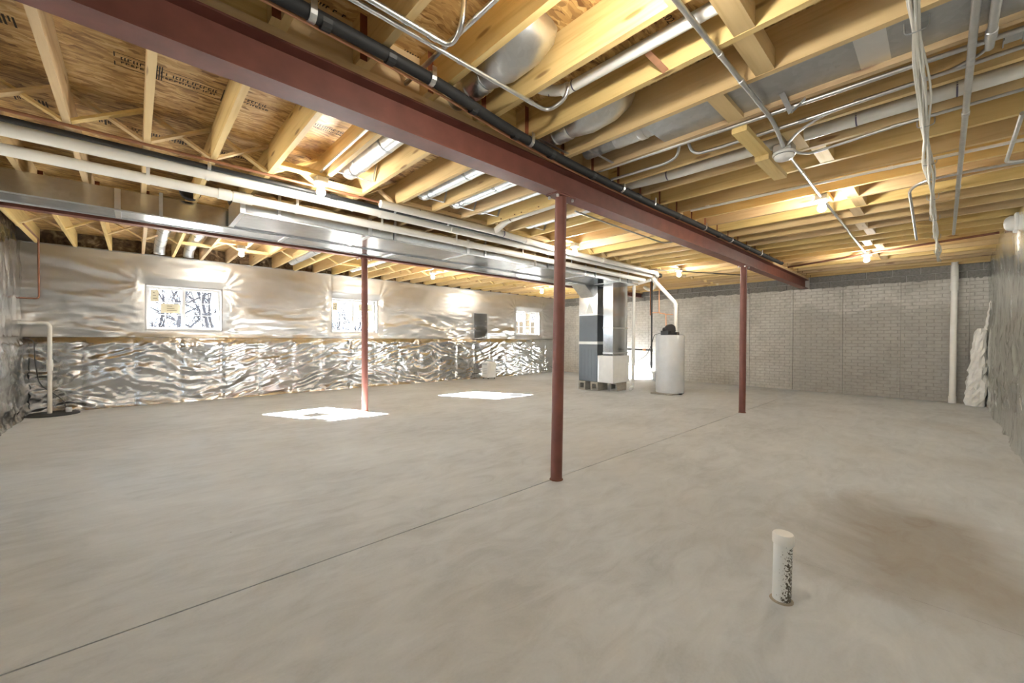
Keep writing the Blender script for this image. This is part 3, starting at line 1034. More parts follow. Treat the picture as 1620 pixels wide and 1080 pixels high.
run('conduit', 'steel conduit lying along a joist edge above the smoke detector', 'conduit', [(2.905, 2.02, 2.605), (2.925, .9, 2.59), (2.955, -.52, 2.585)], .0125, EM, .2)
run('conduit', 'hooked conduit left of the smoke detector, farther from it', 'conduit', [(3.09, 2.02, 2.582), (3.115, 1.52, 2.582), (3.10, 1.42, 2.60), (3.05, 1.385, 2.70), (3.05, 1.385, ZO - .01)], .0115, EM, .08)
run('conduit', 'hooked conduit left of the smoke detector, nearer to it', 'conduit', [(3.05, 1.33, ZO - .01), (3.05, 1.335, 2.70), (3.13, 1.32, 2.585), (3.14, 1.18, 2.58), (3.145, .62, 2.58), (3.15, -.5, 2.60)], .0115, EM, .08, couplings=[((3.145, .62, 2.58), Y_, .05)])
run('conduit', 'bent conduit hanging beside the white cable bundle', 'conduit', [(7.95, .25, 2.572), (5.28, .22, 2.572), (5.06, .12, 2.572), (5.05, -.15, 2.572), (5.09, -.53, 2.572)], .0125, EM, .16, couplings=[((5.055, -.2, 2.572), Y_, .06)])
run('conduit', 'angled conduit at the right edge above the foil wall', 'conduit', [(4.0, -.33, 2.572), (5.0, -.335, 2.572), (5.05, -.40, 2.572), (5.05, -.53, 2.572)], .0125, EM, .05)
run('conduit', 'pale thin conduit crossing the right-hand joists in front of the first bulb', 'conduit', [(4.47, 1.9, 2.585), (4.53, .41, 2.585), (4.58, -.52, 2.585)], .0125, M['pvc'], .2, couplings=[((4.46, 1.72, 2.585), Y_, .04), ((4.535, .3, 2.585), Y_, .03)])
run('conduit', 'conduit dropping along a joist to the lit bulb nearest on the left', 'conduit', [(1.20, 2.45, 2.64), (1.20, 3.6, 2.64), (1.20, 3.78, 2.63), (1.20, 3.80, 2.575)], .0115, EM, .12)
run('conduit', 'dark conduit running beyond the near column towards the far bulb', 'conduit', [(3.55, 2.78, 2.578), (5.55, 2.80, 2.578), (5.72, 2.78, 2.585), (5.72, 2.60, 2.60)], .010, M['galv_dull'], .08)
run('conduit', 'dark conduit from the long beam to the bulb by the water heater', 'conduit', [(5.72, 2.45, 2.60), (5.78, 2.62, 2.585), (6.0, 2.68, 2.578), (7.6, 2.4, 2.578)], .010, M['galv_dull'], .1)
run('conduit', 'thin dark conduit passing behind the bulb by the water heater', 'conduit', [(7.3, 4.15, 2.575), (9.6, 3.0, 2.575)], .010, M['black_iron'], .1)
run('gas_pipe', 'rusty pipe crossing under the far right-hand joists', 'pipe', [(8.22, -.5, 2.578), (8.5, .34, 2.578), (9.25, 2.05, 2.578)], .016, M['rust'], .1)
run('conduit', 'thin conduit along the top edge of the window wall foil', 'conduit', [(XW + .05, 9.44, 2.60), (11.2, 9.44, 2.60)], .008, M['galv_dull'], .1)

# white cable bundle
t = thing('cable_bundle', 'bundle of loose white cables stapled under the right-hand joists', 'cable', (1.2, .1, 2.57))
rc = random.Random(5)
for i in range(13):
    oy, oz = rc.uniform(-.03, .03), rc.uniform(-.012, .016)
    ph = rc.uniform(0, 6)
    pts = []
    x = .6
    end = 10.3 - rc.uniform(0, 1.6) * (i % 2)
    while x < end:
        pinch = .35 + .65 * abs(math.sin((x - 2.55) * 2.2))
        tw = x * 1.1 + ph
        pts.append((x, .1 - .005 * x + (oy * math.cos(tw * .5) + .010 * math.sin(tw * 3.1)) * pinch, 2.554 + (oz + .008 * math.cos(tw * 2.7)) * pinch))
        x += .11
    MB().tube(pts, .0048, 6).build('cable', M['cable'], t, smooth=True)
for x in (2.55, 3.72, 4.55, 5.7, 6.7, 7.9, 9.2):
    yy = .1 - .005 * x
    MB().tube(fillet([(x, yy - .04, ZJ + .003), (x, yy - .04, 2.545), (x, yy + .04, 2.545), (x, yy + .04, ZJ + .003)], .02, 4), .003, 6).build('staple', M['galv_dull'], t)

# copper and gas lines of the middle bay
run('copper_pipe', 'bright copper water line under the joists in front of the white vent pipes', 'pipe', [(-1.2, 4.0, 2.578), (1.88, 4.0, 2.578)], .0115, M['copper_old'], straps=[((.42, 4.0, 2.578), X_, 0), ((1.55, 4.0, 2.578), X_, 0)], smat=M['copper_old'])
run('gas_pipe', 'black iron gas pipe between the copper line and the vent pipes', 'pipe', [(-1.2, 4.15, 2.572), (4.0, 4.16, 2.572), (8.3, 4.16, 2.572), (8.6, 4.30, 2.572), (8.6, 4.52, 2.572)], .021, M['black_iron'], couplings=[((1.45, 4.15, 2.572), X_, .06)], cr=1.3,
    straps=[((.45, 4.15, 2.572), X_, .03), ((2.1, 4.15, 2.572), X_, .03), ((2.8, 4.15, 2.572), X_, .03)])
hang = [(.45, 4.255, 2.545), (1.66, 4.235, 2.545), (2.9, 4.23, 2.545), (4.1, 4.25, 2.545), (5.2, 4.26, 2.545), (6.4, 4.27, 2.545)]
run('vent_pipe', 'upper white plastic vent pipe running towards the furnace', 'pipe', [(-1.2, 4.29, 2.545), (.45, 4.25, 2.545), (1.9, 4.23, 2.545), (5.0, 4.26, 2.545), (8.1, 4.28, 2.545)], .046, M['pvc'], .3, 16,
    couplings=[((2.02, 4.235, 2.545), X_, .13), ((4.75, 4.257, 2.545), X_, .10)], cr=1.13, straps=[(p, X_, .045) for p in hang], smat=M['pvc'])
hang2 = [(.08, 4.50, 2.475), (1.20, 4.50, 2.475), (2.1, 4.50, 2.475), (3.15, 4.50, 2.475), (4.4, 4.50, 2.475), (5.6, 4.50, 2.475)]
run('vent_pipe', 'lower white plastic vent pipe in front of the sheet metal trunk duct', 'pipe', [(-1.2, 4.50, 2.475), (8.2, 4.50, 2.475)], .042, M['pvc'], .3, 16,
    couplings=[((.60, 4.50, 2.475), X_, .10), ((.74, 4.50, 2.475), X_, .16), ((3.4, 4.50, 2.475), X_, .10)], cr=1.16, straps=[(p, X_, .11) for p in hang2], smat=M['pvc'])
t = run('drain_pipe', 'white plastic drain pipe along the blocking, with black clamp rings', 'pipe', [(1.85, 3.975, 2.555), (3.4, 3.965, 2.553), (4.75, 4.08, 2.55), (7.9, 4.06, 2.55), (8.42, 4.30, 2.57)], .040, M['pvc'], .2, 16,
        couplings=[((4.05, 4.02, 2.551), (1, .08, 0), .10), ((6.0, 4.07, 2.55), X_, .08), ((7.2, 4.065, 2.55), X_, .08)], cr=1.16,
        inks=[((2.3, 3.973, 2.555), X_), ((2.38, 3.973, 2.555), X_), ((2.86, 3.97, 2.554), X_), ((3.17, 3.968, 2.554), X_), ((3.55, 3.97, 2.553), X_)])
MB().tube(fillet([(3.4, 3.955, 2.56), (3.38, 3.7, 2.64), (3.38, 2.3, 2.66)], .1), .038, 14).build('branch_pipe', M['pvc'], t, smooth=True)
for yy in (3.62, 3.38, 3.27, 3.0):
    MB().lathe([(.0385, -.006), (.0425, -.006), (.0425, .006), (.0385, .006)], (3.38, yy, 2.645 if yy > 3.5 else 2.66), Y_, 14).beam((3.33, yy, 2.66), (3.22, yy + .03, 2.61), Z_, .012, .006).build('pipe_clamp', M['rust'], t)

# plastic drains in the right-hand joist bays
run('drain_pipe', 'white plastic drain with an elbow, between joists left of the smoke detector', 'pipe', [(1.80, 1.78, ZO - .01), (1.80, 1.70, 2.69), (1.90, 1.58, 2.668), (1.91, -.55, 2.645)], .031, M['pvc'], .07, 16, couplings=[((1.895, 1.56, 2.668), Y_, .05)], cr=1.12,
    inks=[((1.90, 1.50, 2.667), Y_), ((1.845, 1.65, 2.68), (1, -1, 0))])
run('drain_pipe', 'thick white drain pipe passing behind the smoke detector', 'pipe', [(3.46, 2.12, 2.645), (3.52, 1.66, 2.645), (3.52, -.56, 2.640)], .043, M['pvc'], .1, 18, couplings=[((3.52, .42, 2.6408), Y_, .03)], cmat=M['pvc'], cr=1.03,
    inks=[((3.51, 1.70, 2.645), Y_), ((3.52, .4, 2.6405), Y_), ((3.52, -.05, 2.64), Y_)])
run('radon_pipe', 'tall white plastic pipe standing against the concrete wall at far right', 'pipe', [(11.17, -.14, 0), (11.17, -.155, 2.70)], .046, M['pvc'], .05, 18, couplings=[((11.17, -.14, .065), Z_, .13), ((11.17, -.153, 2.19), Z_, .17), ((11.17, -.155, 2.33), Z_, .10), ((11.17, -.155, 2.48), Z_, .2)], cr=1.16)
t = thing('stub_pipe', 'short capped plastic stub pipe speckled with dirt standing in the floor', 'pipe', (2.119, .484, 0))
MB().tube([(2.119, .484, -.01), (2.124, .480, .285)], .0365, 24).build('pipe', M['stub'], t, smooth=True)
MB().lathe([(.038, 0), (.042, .002), (.042, .04), (.038, .046), (.0, .047)], (2.124, .480, .253), seg=24).build('cap', M['pvc'], t, smooth=True)
MB().lathe([(.047, 0), (.044, .003), (.038, .006)], (2.119, .484, 0), seg=18).build('mortar_ring', M['soil_ring'], t)

# ------------------------------------------------------------------ ducts
def round_duct(label, x, z, y0, y1, r, seams, capy=None):
    t = thing('round_duct', label, 'duct', (x, y0, z), 'round ducts between the joists')
    MB().tube([(x, y0, z), (x, y1, z)], r, 20).build('duct_pipe', M['galv'], t, smooth=True)
    MB().lathe([(r, 0), (r * .93, .05), (r * .6, .10), (0.01, .115)], (x, y1, z), Y_, 20).build('elbow_end', M['galv'], t, smooth=True)
    for yy in seams:
        MB().lathe([(r * 1.001, -.02), (r * 1.03, -.016), (r * 1.03, .016), (r * 1.001, .02)], (x, yy, z), Y_, 20).build('collar', M['galv_dull'], t, smooth=True)
    yh = y1 - .08
    MB().beam((x - .175, yh, z - r - .006), (x + .175, yh, z - r - .006), Y_, .025, .002).beam((x + .175, yh, z - r - .006), (x + .17, yh - .1, ZO - .02), Y_, .025, .002).build('hanger_strap', M['galv_dull'], t)


dz = 2.705
round_duct('bright round duct nearest the lit bulb on the left', 1.45, dz, 2.3, 3.72, .075, (3.0, 3.5))
round_duct('second bright round duct from the left, between joists', 2.245, dz, 2.3, 3.74, .075, (3.0, 3.55))
round_duct('third bright round duct from the left, between joists', 2.645, dz, 2.3, 3.74, .075, (3.05, 3.55))
round_duct('thin-looking round duct, mostly hidden, left of the near column top', 3.04, dz + .02, 2.3, 3.78, .07, (3.1,))
round_duct('round duct half hidden behind the near column', 3.84, dz, 2.3, 3.75, .07, (2.9, 3.3))


def boot(label, x, ya):
    """oval register boot with a round collar in a joist bay of the right side"""
    t = thing('duct_boot', label, 'duct', (x, ya, 2.7))
    mb = MB()
    n = 24
    rings = [(ya, .075, .075, 2.70), (ya - .05, .085, .085, 2.70), (ya - .14, .125, .095, 2.705), (ya - .30, .145, .085, 2.722), (ya - .40, .14, .065, 2.755), (ya - .44, .12, .035, 2.79)]
    vs, fs = [], []
    for (yy, rx, rz, zz) in rings:
        for k in range(n):
            a = 2 * math.pi * k / n
            vs.append((x + rx * math.cos(a), yy, zz + rz * math.sin(a)))
    for i in range(len(rings) - 1):
        for k in range(n):
            fs.append((i * n + k, i * n + (k + 1) % n, (i + 1) * n + (k + 1) % n, (i + 1) * n + k))
    fs.append(tuple((len(rings) - 1) * n + k for k in range(n)))
    mb.add(vs, fs).build('hood', M['galv'], t, smooth=True)
    mb = MB()
    prof = [(.079, 0)]
    for k in range(8):
        prof += [(.079 + .006 * (k % 2), .018 * k + .004)]
    mb.lathe(prof, (x, ya + .002, 2.70), Y_, 18).build('taped_collar', M['tape'], t, smooth=True)
    MB().tube([(x, ya + .13, 2.70), (x, ya + .5, 2.70)], .074, 18).build('duct_pipe', M['galv'], t, smooth=True)
    MB().beam((x - .2, ya + .17, 2.615), (x + .2, ya + .17, 2.615), Y_, .022, .003).build('hanger_strap', M['galv_dull'], t)


boot('oval sheet metal boot with crinkled tape above the beam, left one', 1.50, 1.83)
boot('oval sheet metal boot with crinkled tape above the beam, right one', 2.30, 1.84)
t = thing('joist_duct', 'flat grey sheet metal duct filling a joist bay above the smoke detector', 'duct', (2.71, 1.6, 2.63))
MB().box(2.545, 2.885, -.55, 1.42, 2.63, 2.80).build('duct_body', M['galv_dull'], t)
MB().tube([(2.70, 1.42, 2.71), (2.70, 1.72, 2.71)], .08, 18).build('round_takeoff', M['galv'], t, smooth=True)
MB().tube([(2.70, 1.72, 2.71), (2.70, 2.0, 2.71)], .074, 18).build('duct_pipe', M['galv_dull'], t, smooth=True)
MB().lathe([(.082, -.025), (.086, -.02), (.086, .02), (.082, .025)], (2.70, 1.5, 2.71), Y_, 18).build('taped_collar', M['tape'], t, smooth=True)
MB().box(2.546, 2.884, .19, .31, 2.6285, 2.6295).build('tape_patch', M['tape'], t)
MB().beam((2.52, 1.86, 2.615), (2.88, 1.86, 2.615), Y_, .022, .003).build('hanger_strap', M['galv_dull'], t)


def trunk(label, x0, x1, y0, y1, z0, z1, seams):
    t = thing('trunk_duct', label, 'duct', (x0, y0, z0))
    MB().box(x0, x1, y0, y1, z0, z1).build('duct_body', M['galv_trunk'], t)
    for s in seams:
        MB().box(s - .022, s + .022, y0 - .006, y1 + .006, z0 - .006, z1 + .001).build('joint_band', M['tape'], t)
    for yy in (y0, y1):
        MB().box(x0, x1, yy - .008, yy + .008, z0 - .008, z0 + .002).build('corner_seam', M['galv_dull'], t)
    s0 = seams[0] if seams else x0 + .5
    for s in seams:
        for yy in (y0 - .012, y1 + .012):
            MB().box(s + .3, s + .33, yy - .002, yy + .002, z0, ZJ + .03).build('hanger_strap', M['galv_dull'], t)
    return t


trunk('rear sheet metal trunk duct running beside the thin red beam', XW + .06, 7.655, 5.42, 5.80, 2.392, 2.590, (-.12, 1.35, 2.75, 4.2, 5.6, 6.9))
trunk('front sheet metal trunk duct starting with a capped end behind the vent pipes', 0.75, 8.25, 4.67, 5.33, 2.386, 2.588, (.77, 2.05, 3.5, 4.9, 6.3, 7.5))
# black round starting collars on top of the rear duct
for x in (.42, .83):
    t = tag(MB().lathe([(.09, 0), (.09, .05), (.075, .055), (.075, .02)], (x, 5.36, 2.675), (0, -1, 0), 20).build('duct_collar', M['dark'], None, smooth=True),
            'dark open round collar above the rear trunk duct, %s of two' % ('left' if x < .6 else 'right'), 'duct')
# ducts in the far bay over the window wall
for i, (x, lab) in enumerate(((.31, 'short ribbed duct in the far bay left of the first window lamp'), (.70, 'second short duct in the far bay left of the first window lamp'), (2.30, 'slanting bright duct in the far bay right of the first window lamp'), (3.50, 'bright duct in the far bay right of the slender column'))):
    t = thing('round_duct', lab, 'duct', (x, 8.9, 2.69))
    if i < 2:
        MB().tube(fillet([(x, 6.6, 2.72), (x, 9.0, 2.72), (x, 9.18, 2.66), (x, 9.2, 2.60)], .12), .075, 18).build('duct_pipe', M['galv'], t, smooth=True)
        for yy in (7.6, 8.3, 8.8):
            MB().lathe([(.0755, -.015), (.079, -.012), (.079, .012), (.0755, .015)], (x, yy, 2.72), Y_, 18).build('collar', M['galv_dull'], t, smooth=True)
    else:
        MB().tube([(x, 6.6, 2.69), (x, 8.9, 2.69)], .07, 18).build('duct_pipe', M['galv'], t, smooth=True)
        for yy in (7.4, 8.4):
            MB().lathe([(.0705, -.015), (.074, -.012), (.074, .012), (.0705, .015)], (x, yy, 2.69), Y_, 18).build('collar', M['galv_dull'], t, smooth=True)

# ------------------------------------------------------------------ lamps and detector
def lamp(label, x, y, lit=True):
    z = ZJ
    off = 0.0 if 2.2 < y < 6.3 else .038
    k = math.floor((x - X0 - off) / SP)
    a, b = X0 + off + SP * k + .019, X0 + off + SP * (k + 1) - .019
    MB().box(a, b, y - .045, y + .045, ZJ, ZJ + .038).build('blocking', M['woodX'], ce)
    t = thing('bare_bulb_lamp', label, 'lamp', (x, y, z))
    MB().bbox(x - .05, x + .05, y - .05, y + .05, z - .045, z - .001, .006).build('junction_box', M['emt'], t)
    MB().lathe([(.064, 0), (.066, -.006), (.060, -.016), (.036, -.022), (.030, -.034), (.022, -.036)], (x, y, z - .045), seg=24).build('lampholder', M['white'], t, smooth=True)
    hd = t.children[-1] if t.children[-1].name.startswith('lampholder') else [c for c in t.children if c.name.startswith('lampholder')][0]
    MB().lathe([(.016, -.0), (.020, -.010), (.029, -.026), (.035, -.045), (.036, -.058), (.031, -.074), (.018, -.086), (.002, -.090)], (x, y, z - .078), seg=16).build('bulb', M['bulb'], hd, smooth=True)


lamp('lit bare bulb nearest on the left, in front of the vent pipes', 1.215, 3.80)
lamp('lit bare bulb above the first window', 1.215, 7.47)
lamp('lit bare bulb above the middle window, right of the slender column', 4.61, 7.38)
lamp('lit bare bulb in the far corner above the third window', 8.20, 7.56)
lamp('lit bare bulb just right of the near column', 4.80, 3.76)
lamp('lit bare bulb beyond the water heater, left of the second column', 7.98, 3.62)
lamp('brightest lit bare bulb, under the right-hand joists', 4.95, .82)
lamp('lit bare bulb near the concrete wall, under the right-hand joists', 8.62, .84)
lamp('lit bare bulb overhead at the camera end of the right-hand row', 1.30, .77)

t = thing('smoke_detector', 'round white smoke detector on a steel box under the right-hand joists', 'detector', (3.47, .80, ZJ))
MB().bbox(3.41, 3.53, .74, .86, 2.535, 2.590, .006).build('junction_box', M['emt'], t)
MB().lathe([(.072, 0), (.075, -.006), (.074, -.016), (.066, -.020)], (3.47, .80, 2.536), seg=28).build('base_plate', M['white'], t, smooth=True)
dm = MB().lathe([(.064, 0), (.064, -.012), (.055, -.026), (.034, -.034), (.012, -.036)], (3.47, .80, 2.515), seg=28).build('sensor_dome', M['white'], t, smooth=True)
MB().lathe([(.0655, 0), (.0655, -.003)], (3.47, .80, 2.5165), seg=28).build('vent_slot', M['dark'], dm)

# ------------------------------------------------------------------ furnace, return duct, water heater
t = thing('furnace', 'dark grey furnace cabinet with sheet metal plenum standing on blocks', 'furnace', (7.66, 5.34, .195))
fx0, fx1, fy0, fy1 = 7.66, 8.36, 5.345, 5.86
lc = MB().bbox(fx0, fx1, fy0, fy1, .195, 1.05, .006).build('lower_cabinet', M['furnace'], t)
for k in range(5):
    yy = fy0 + .06 + k * .095
    MB().box(fx0 - .003, fx0 + .002, yy, yy + .012, .25, .95).build('panel_rib', M['furnace'], lc)
MB().box(fx0 - .004, fx1, fy0 - .004, fy1 + .004, 1.05, 1.115).build('trim_band', M['white'], t)
MB().bbox(fx0, fx1, fy0, fy1, 1.115, 1.72, .006).build('coil_cabinet', M['furnace'], t)
MB().box(fx0, fx1, fy0, fy1, 1.72, 2.59).build('plenum', M['galv_trunk'], t)
MB().box(fx0 - .005, fx1, fy0 - .005, fy1 + .005, 1.715, 1.735).build('plenum_flange', M['tape'], t)
MB().prism([(5.66, 1.76), (5.46, 1.76), (5.56, 2.03)], 'x', fx0 - .006, fx0 - .001).build('tape_patch', M['white'], t)
MB().prism([(7.05, 2.390), (7.05, 2.380), (7.30, 2.380), (fx0 - .001, 2.13), (fx0 - .001, 2.390)], 'y', 5.43, 5.80).build('transition', M['galv'], t)
t = thing('return_duct', 'tall shiny sheet metal return drop in front of the furnace', 'duct', (7.66, 4.93, .8))
MB().box(7.662, 8.25, 4.94, 5.19, .80, 2.386).build('drop_duct', M['galv_trunk'], t)
for z in (1.42, .86):
    MB().box(7.656, 8.256, 4.934, 5.196, z - .015, z + .015).build('joint_band', M['tape'], t)
t = thing('return_box', 'white sheet metal filter box at the foot of the return drop', 'box', (7.66, 4.93, .2))
MB().bbox(7.66, 8.33, 4.93, 5.338, .195, .80, .006).build('box_body', M['white'], t)
MB().box(7.655, 7.661, 5.30, 5.33, .22, .78).build('edge_flange', M['tape'], t)


def cmu(x, y0, lab):
    t = tag(None or bpy.data.objects.new('concrete_block', None), lab, 'block', 'blocks under the furnace')
    t.location = (x, y0, 0)
    COL.objects.link(t)
    L, W, Hh, wl = .40, .19, .193, .04
    mb = MB()
    mb.box(x, x + L, y0, y0 + W, 0, wl).box(x, x + L, y0, y0 + W, Hh - wl, Hh).box(x, x + L, y0, y0 + wl, wl, Hh - wl).box(x, x + L, y0 + W - wl, y0 + W, wl, Hh - wl)
    mb.build('shell', M['cmu_light'], t)
    MB().box(x + .19, x + .22, y0 + wl, y0 + W - wl, wl, Hh - wl).build('web', M['cmu_light'], t)


cmu(7.61, 5.64, 'hollow concrete block under the far corner of the furnace')
cmu(7.63, 5.315, 'hollow concrete block under the near corner of the furnace')
cmu(7.90, 4.98, 'hollow concrete block under the white filter box')

HX, HY = 8.47, 4.03
t = thing('water_heater', 'tall pale grey cylindrical water heater with black blower on top', 'water heater', (HX, HY, 0))
MB().lathe([(.286, 0.03), (.286, .07), (.292, .075), (.292, 1.235), (.284, 1.25), (.284, 1.262), (.0, 1.27)], (HX, HY, 0), seg=40).build('tank', M['heater'], t, smooth=True)
for a in (.5, 2.6, 4.7):
    MB().lathe([(.03, 0), (.03, .032)], (HX + .24 * math.cos(a), HY + .24 * math.sin(a), 0), seg=8).build('foot', M['dark'], t)
MB().bbox(HX - .2, HX - .02, HY - .06, HY + .12, 1.262, 1.36, .012).build('blower_base', M['dark'], t)
bh = MB().lathe([(.10, -.05), (.11, -.045), (.11, .045), (.10, .05)], (HX - .04, HY - .02, 1.385), (.6, .8, 0), 20).build('blower_housing', M['dark'], t, smooth=True)
MB().lathe([(.045, 0), (.045, .08), (.03, .10)], (HX - .09, HY + .02, 1.37), (-.8, .5, .2), 12).build('motor', M['black_iron'], bh, smooth=True)
MB().bbox(HX + .02, HX + .15, HY - .14, HY - .03, 1.262, 1.33, .01).build('exhaust_adapter', M['dark'], t)
MB().bbox(HX - .12, HX + .02, HY + .27, HY + .34, .25, .47, .01).build('gas_valve', M['heater'], t)
tag(MB().bbox(HX - .36, HX - .02, HY - .20, HY + .26, 0, .028, .004).build('shim_board', M['cmu_light']), 'flat grey shim slab under the water heater', 'slab')

run('vent_pipe', 'white exhaust pipe rising from the water heater and angling up to the joists', 'pipe', [(HX + .06, 3.93, 1.33), (HX + .05, 3.93, 1.95), (8.43, 4.37, 2.47), (8.42, 4.42, 2.57)], .040, M['pvc'], .06, 16,
    couplings=[((HX + .05, 3.93, 1.42), Z_, .1), ((HX + .048, 3.93, 1.90), Z_, .08), ((8.43, 4.385, 2.50), (0, .4, 1), .12)], cr=1.14)
run('vent_pipe', 'tall white pipe beside the return drop with an elbow at the floor', 'pipe', [(8.16, 4.80, .05), (8.34, 4.84, .065), (8.385, 4.85, 2.42), (8.42, 4.45, 2.50)], .034, M['pvc'], .06, 16, couplings=[((8.384, 4.85, 2.33), Z_, .08), ((8.22, 4.815, .056), (1, .2, .05), .09)], cr=1.15)
run('vent_pipe', 'short looped white pipe behind the furnace vent elbow', 'pipe', [(8.75, 4.80, 2.40), (8.75, 4.70, 2.33), (8.75, 4.60, 2.33), (8.75, 4.52, 2.40), (8.75, 4.50, ZO - .01)], .036, M['pvc'], .07, 14)
run('gas_pipe', 'black iron gas drop between the furnace and the water heater', 'pipe', [(8.6, 4.525, 2.56), (8.6, 4.525, .52)], .019, M['black_iron'], couplings=[((8.6, 4.525, .62), Z_, .08), ((8.6, 4.525, .92), Z_, .07)], cr=1.35)
run('gas_pipe', 'black gas branch with a brass valve going to the furnace', 'pipe', [(8.6, 4.525, .925), (8.6, 5.05, .935), (8.5, 5.40, .935)], .015, M['black_iron'], couplings=[((8.6, 4.70, .928), Y_, .08)], cmat=M['copper'], cr=1.5)
run('gas_connector', 'thin grey gas connector curling into the water heater', 'pipe', [(8.6, 4.525, .52), (8.6, 4.51, .40), (8.52, 4.42, .37), (8.46, 4.36, .37)], .010, M['galv_dull'], .05)
run('copper_pipe', 'copper water drop with a sideways jog above the water heater', 'pipe', [(8.6, 4.35, ZO - .02), (8.6, 4.35, 1.76), (8.6, 4.19, 1.735), (8.58, 4.17, 1.27)], .0115, M['copper'], .03)
run('copper_pipe', 'copper cross line joining the drops above the water heater', 'pipe', [(8.6, 4.52, 1.775), (8.6, 4.36, 1.772), (8.6, 4.20, 1.725), (8.6, 4.03, 1.715)], .011, M['copper'], .03)
run('copper_pipe', 'dull brown copper riser next to the black gas drop', 'pipe', [(8.63, 4.575, ZO - .02), (8.63, 4.575, 1.72)], .016, M['copper_old'], .03)
run('power_cord', 'thin grey cord drooping from the blower to the gas branch', 'cord', [(HX - .17, HY + .14, 1.30), (8.42, 4.38, 1.27), (8.5, 4.45, 1.1), (8.52, 4.6, .8), (8.5, 4.9, .62), (8.45, 5.2, .5)], .006, M['dark'], .12)

# ------------------------------------------------------------------ window wall items
t = thing('dehumidifier', 'small white dehumidifier standing on the floor against the crumpled foil', 'dehumidifier', (7.42, 8.93, 0))
MB().bbox(7.42, 7.74, 8.93, 9.22, .035, .485, .02).build('body', M['white'], t)
MB().bbox(7.52, 7.71, 8.922, 8.935, .24, .46, .004).build('front_panel', M['pvc'], t)
MB().box(7.419, 7.421, 8.97, 9.18, .40, .455).build('air_grille', M['heater'], t)
for k in range(4):
    MB().box(7.415, 7.4195, 8.98, 9.17, .15 + k * .05, .165 + k * .05).build('louver', M['heater'], t)
for wx in (7.46, 7.70):
    for wy in (8.965, 9.18):
        MB().lathe([(.018, -.012), (.018, .012)], (wx, wy, .018), X_, 12).build('caster', M['dark'], t)
run('power_cord', 'thin cord hanging down the foil above the dehumidifier', 'cord', [(7.9, 9.375, 1.12), (7.88, 9.37, .8), (7.75, 9.30, .5)], .005, M['dark'], .1)


def screen(label, x0, x1, lean):
    t = thing('window_screen', label, 'screen', (x0, 9.46, 1.17))
    h = .76
    y0, y1 = 9.395, 9.395 + lean

    def bar(u0, u1, v0, v1, nme, mat, th=.008):
        A = [(u0, y0 + (y1 - y0) * v0 / h, 1.172 + v0), (u1, y0 + (y1 - y0) * v0 / h, 1.172 + v0), (u1, y0 + (y1 - y0) * v1 / h, 1.172 + v1), (u0, y0 + (y1 - y0) * v1 / h, 1.172 + v1)]
        vs = [(a, b - th / 2, c) for a, b, c in A] + [(a, b + th / 2, c) for a, b, c in A]
        MB().add(vs, [(0, 1, 2, 3), (7, 6, 5, 4), (0, 4, 5, 1), (1, 5, 6, 2), (2, 6, 7, 3), (3, 7, 4, 0)]).build(nme, mat, t)
    bar(x0, x0 + .016, 0, h, 'stile', M['galv_dull'])
    bar(x1 - .016, x1, 0, h, 'stile', M['galv_dull'])
    bar(x0 + .016, x1 - .016, 0, .016, 'rail', M['galv_dull'])
    bar(x0 + .016, x1 - .016, h - .016, h, 'rail', M['galv_dull'])
    bar(x0 + .016, x1 - .016, .016, h - .016, 'mesh', M['mesh'], .002)


screen('dark insect screen leaning on the foil ledge left of the third window', 7.27, 7.80, .025)

t = thing('sump_pit', 'round black sump lid on the floor in the left corner', 'sump', (-.90, 9.12, 0))
MB().lathe([(.285, 0), (.285, .012), (.27, .022), (.0, .024)], (-.90, 9.12, 0), seg=36).build('lid', M['sump'], t, smooth=True)
MB().lathe([(.035, 0), (.035, .06), (.028, .07)], (-.74, 9.14, .02), seg=14).build('vent_stub', M['heater'], t, smooth=True)
run('discharge_pipe', 'white sump discharge pipe rising and turning into the left wall', 'pipe', [(-.93, 9.12, .02), (-.93, 9.14, 1.375), (-1.27, 9.18, 1.375)], .025, M['pvc'], .07, 16, couplings=[((-.93, 9.13, .72), Z_, .13), ((-.93, 9.13, .80), Z_, .05)], cr=1.35)
run('power_cord', 'black cord trailing from the left wall down to the sump lid', 'cord', [(-1.20, 9.20, 1.15), (-1.10, 9.26, 1.12), (-1.09, 9.26, .80), (-1.05, 9.25, .45), (-.90, 9.22, .30), (-.80, 9.20, .20), (-.76, 9.16, .05)], .007, M['dark'], .12)
run('copper_pipe', 'brown copper pipe dropping down the foil in the left corner', 'pipe', [(-1.06, 8.2, 2.64), (-1.06, 9.33, 2.64), (-1.06, 9.36, 1.745), (-1.27, 9.36, 1.745)], .0115, M['copper_old'], .04)

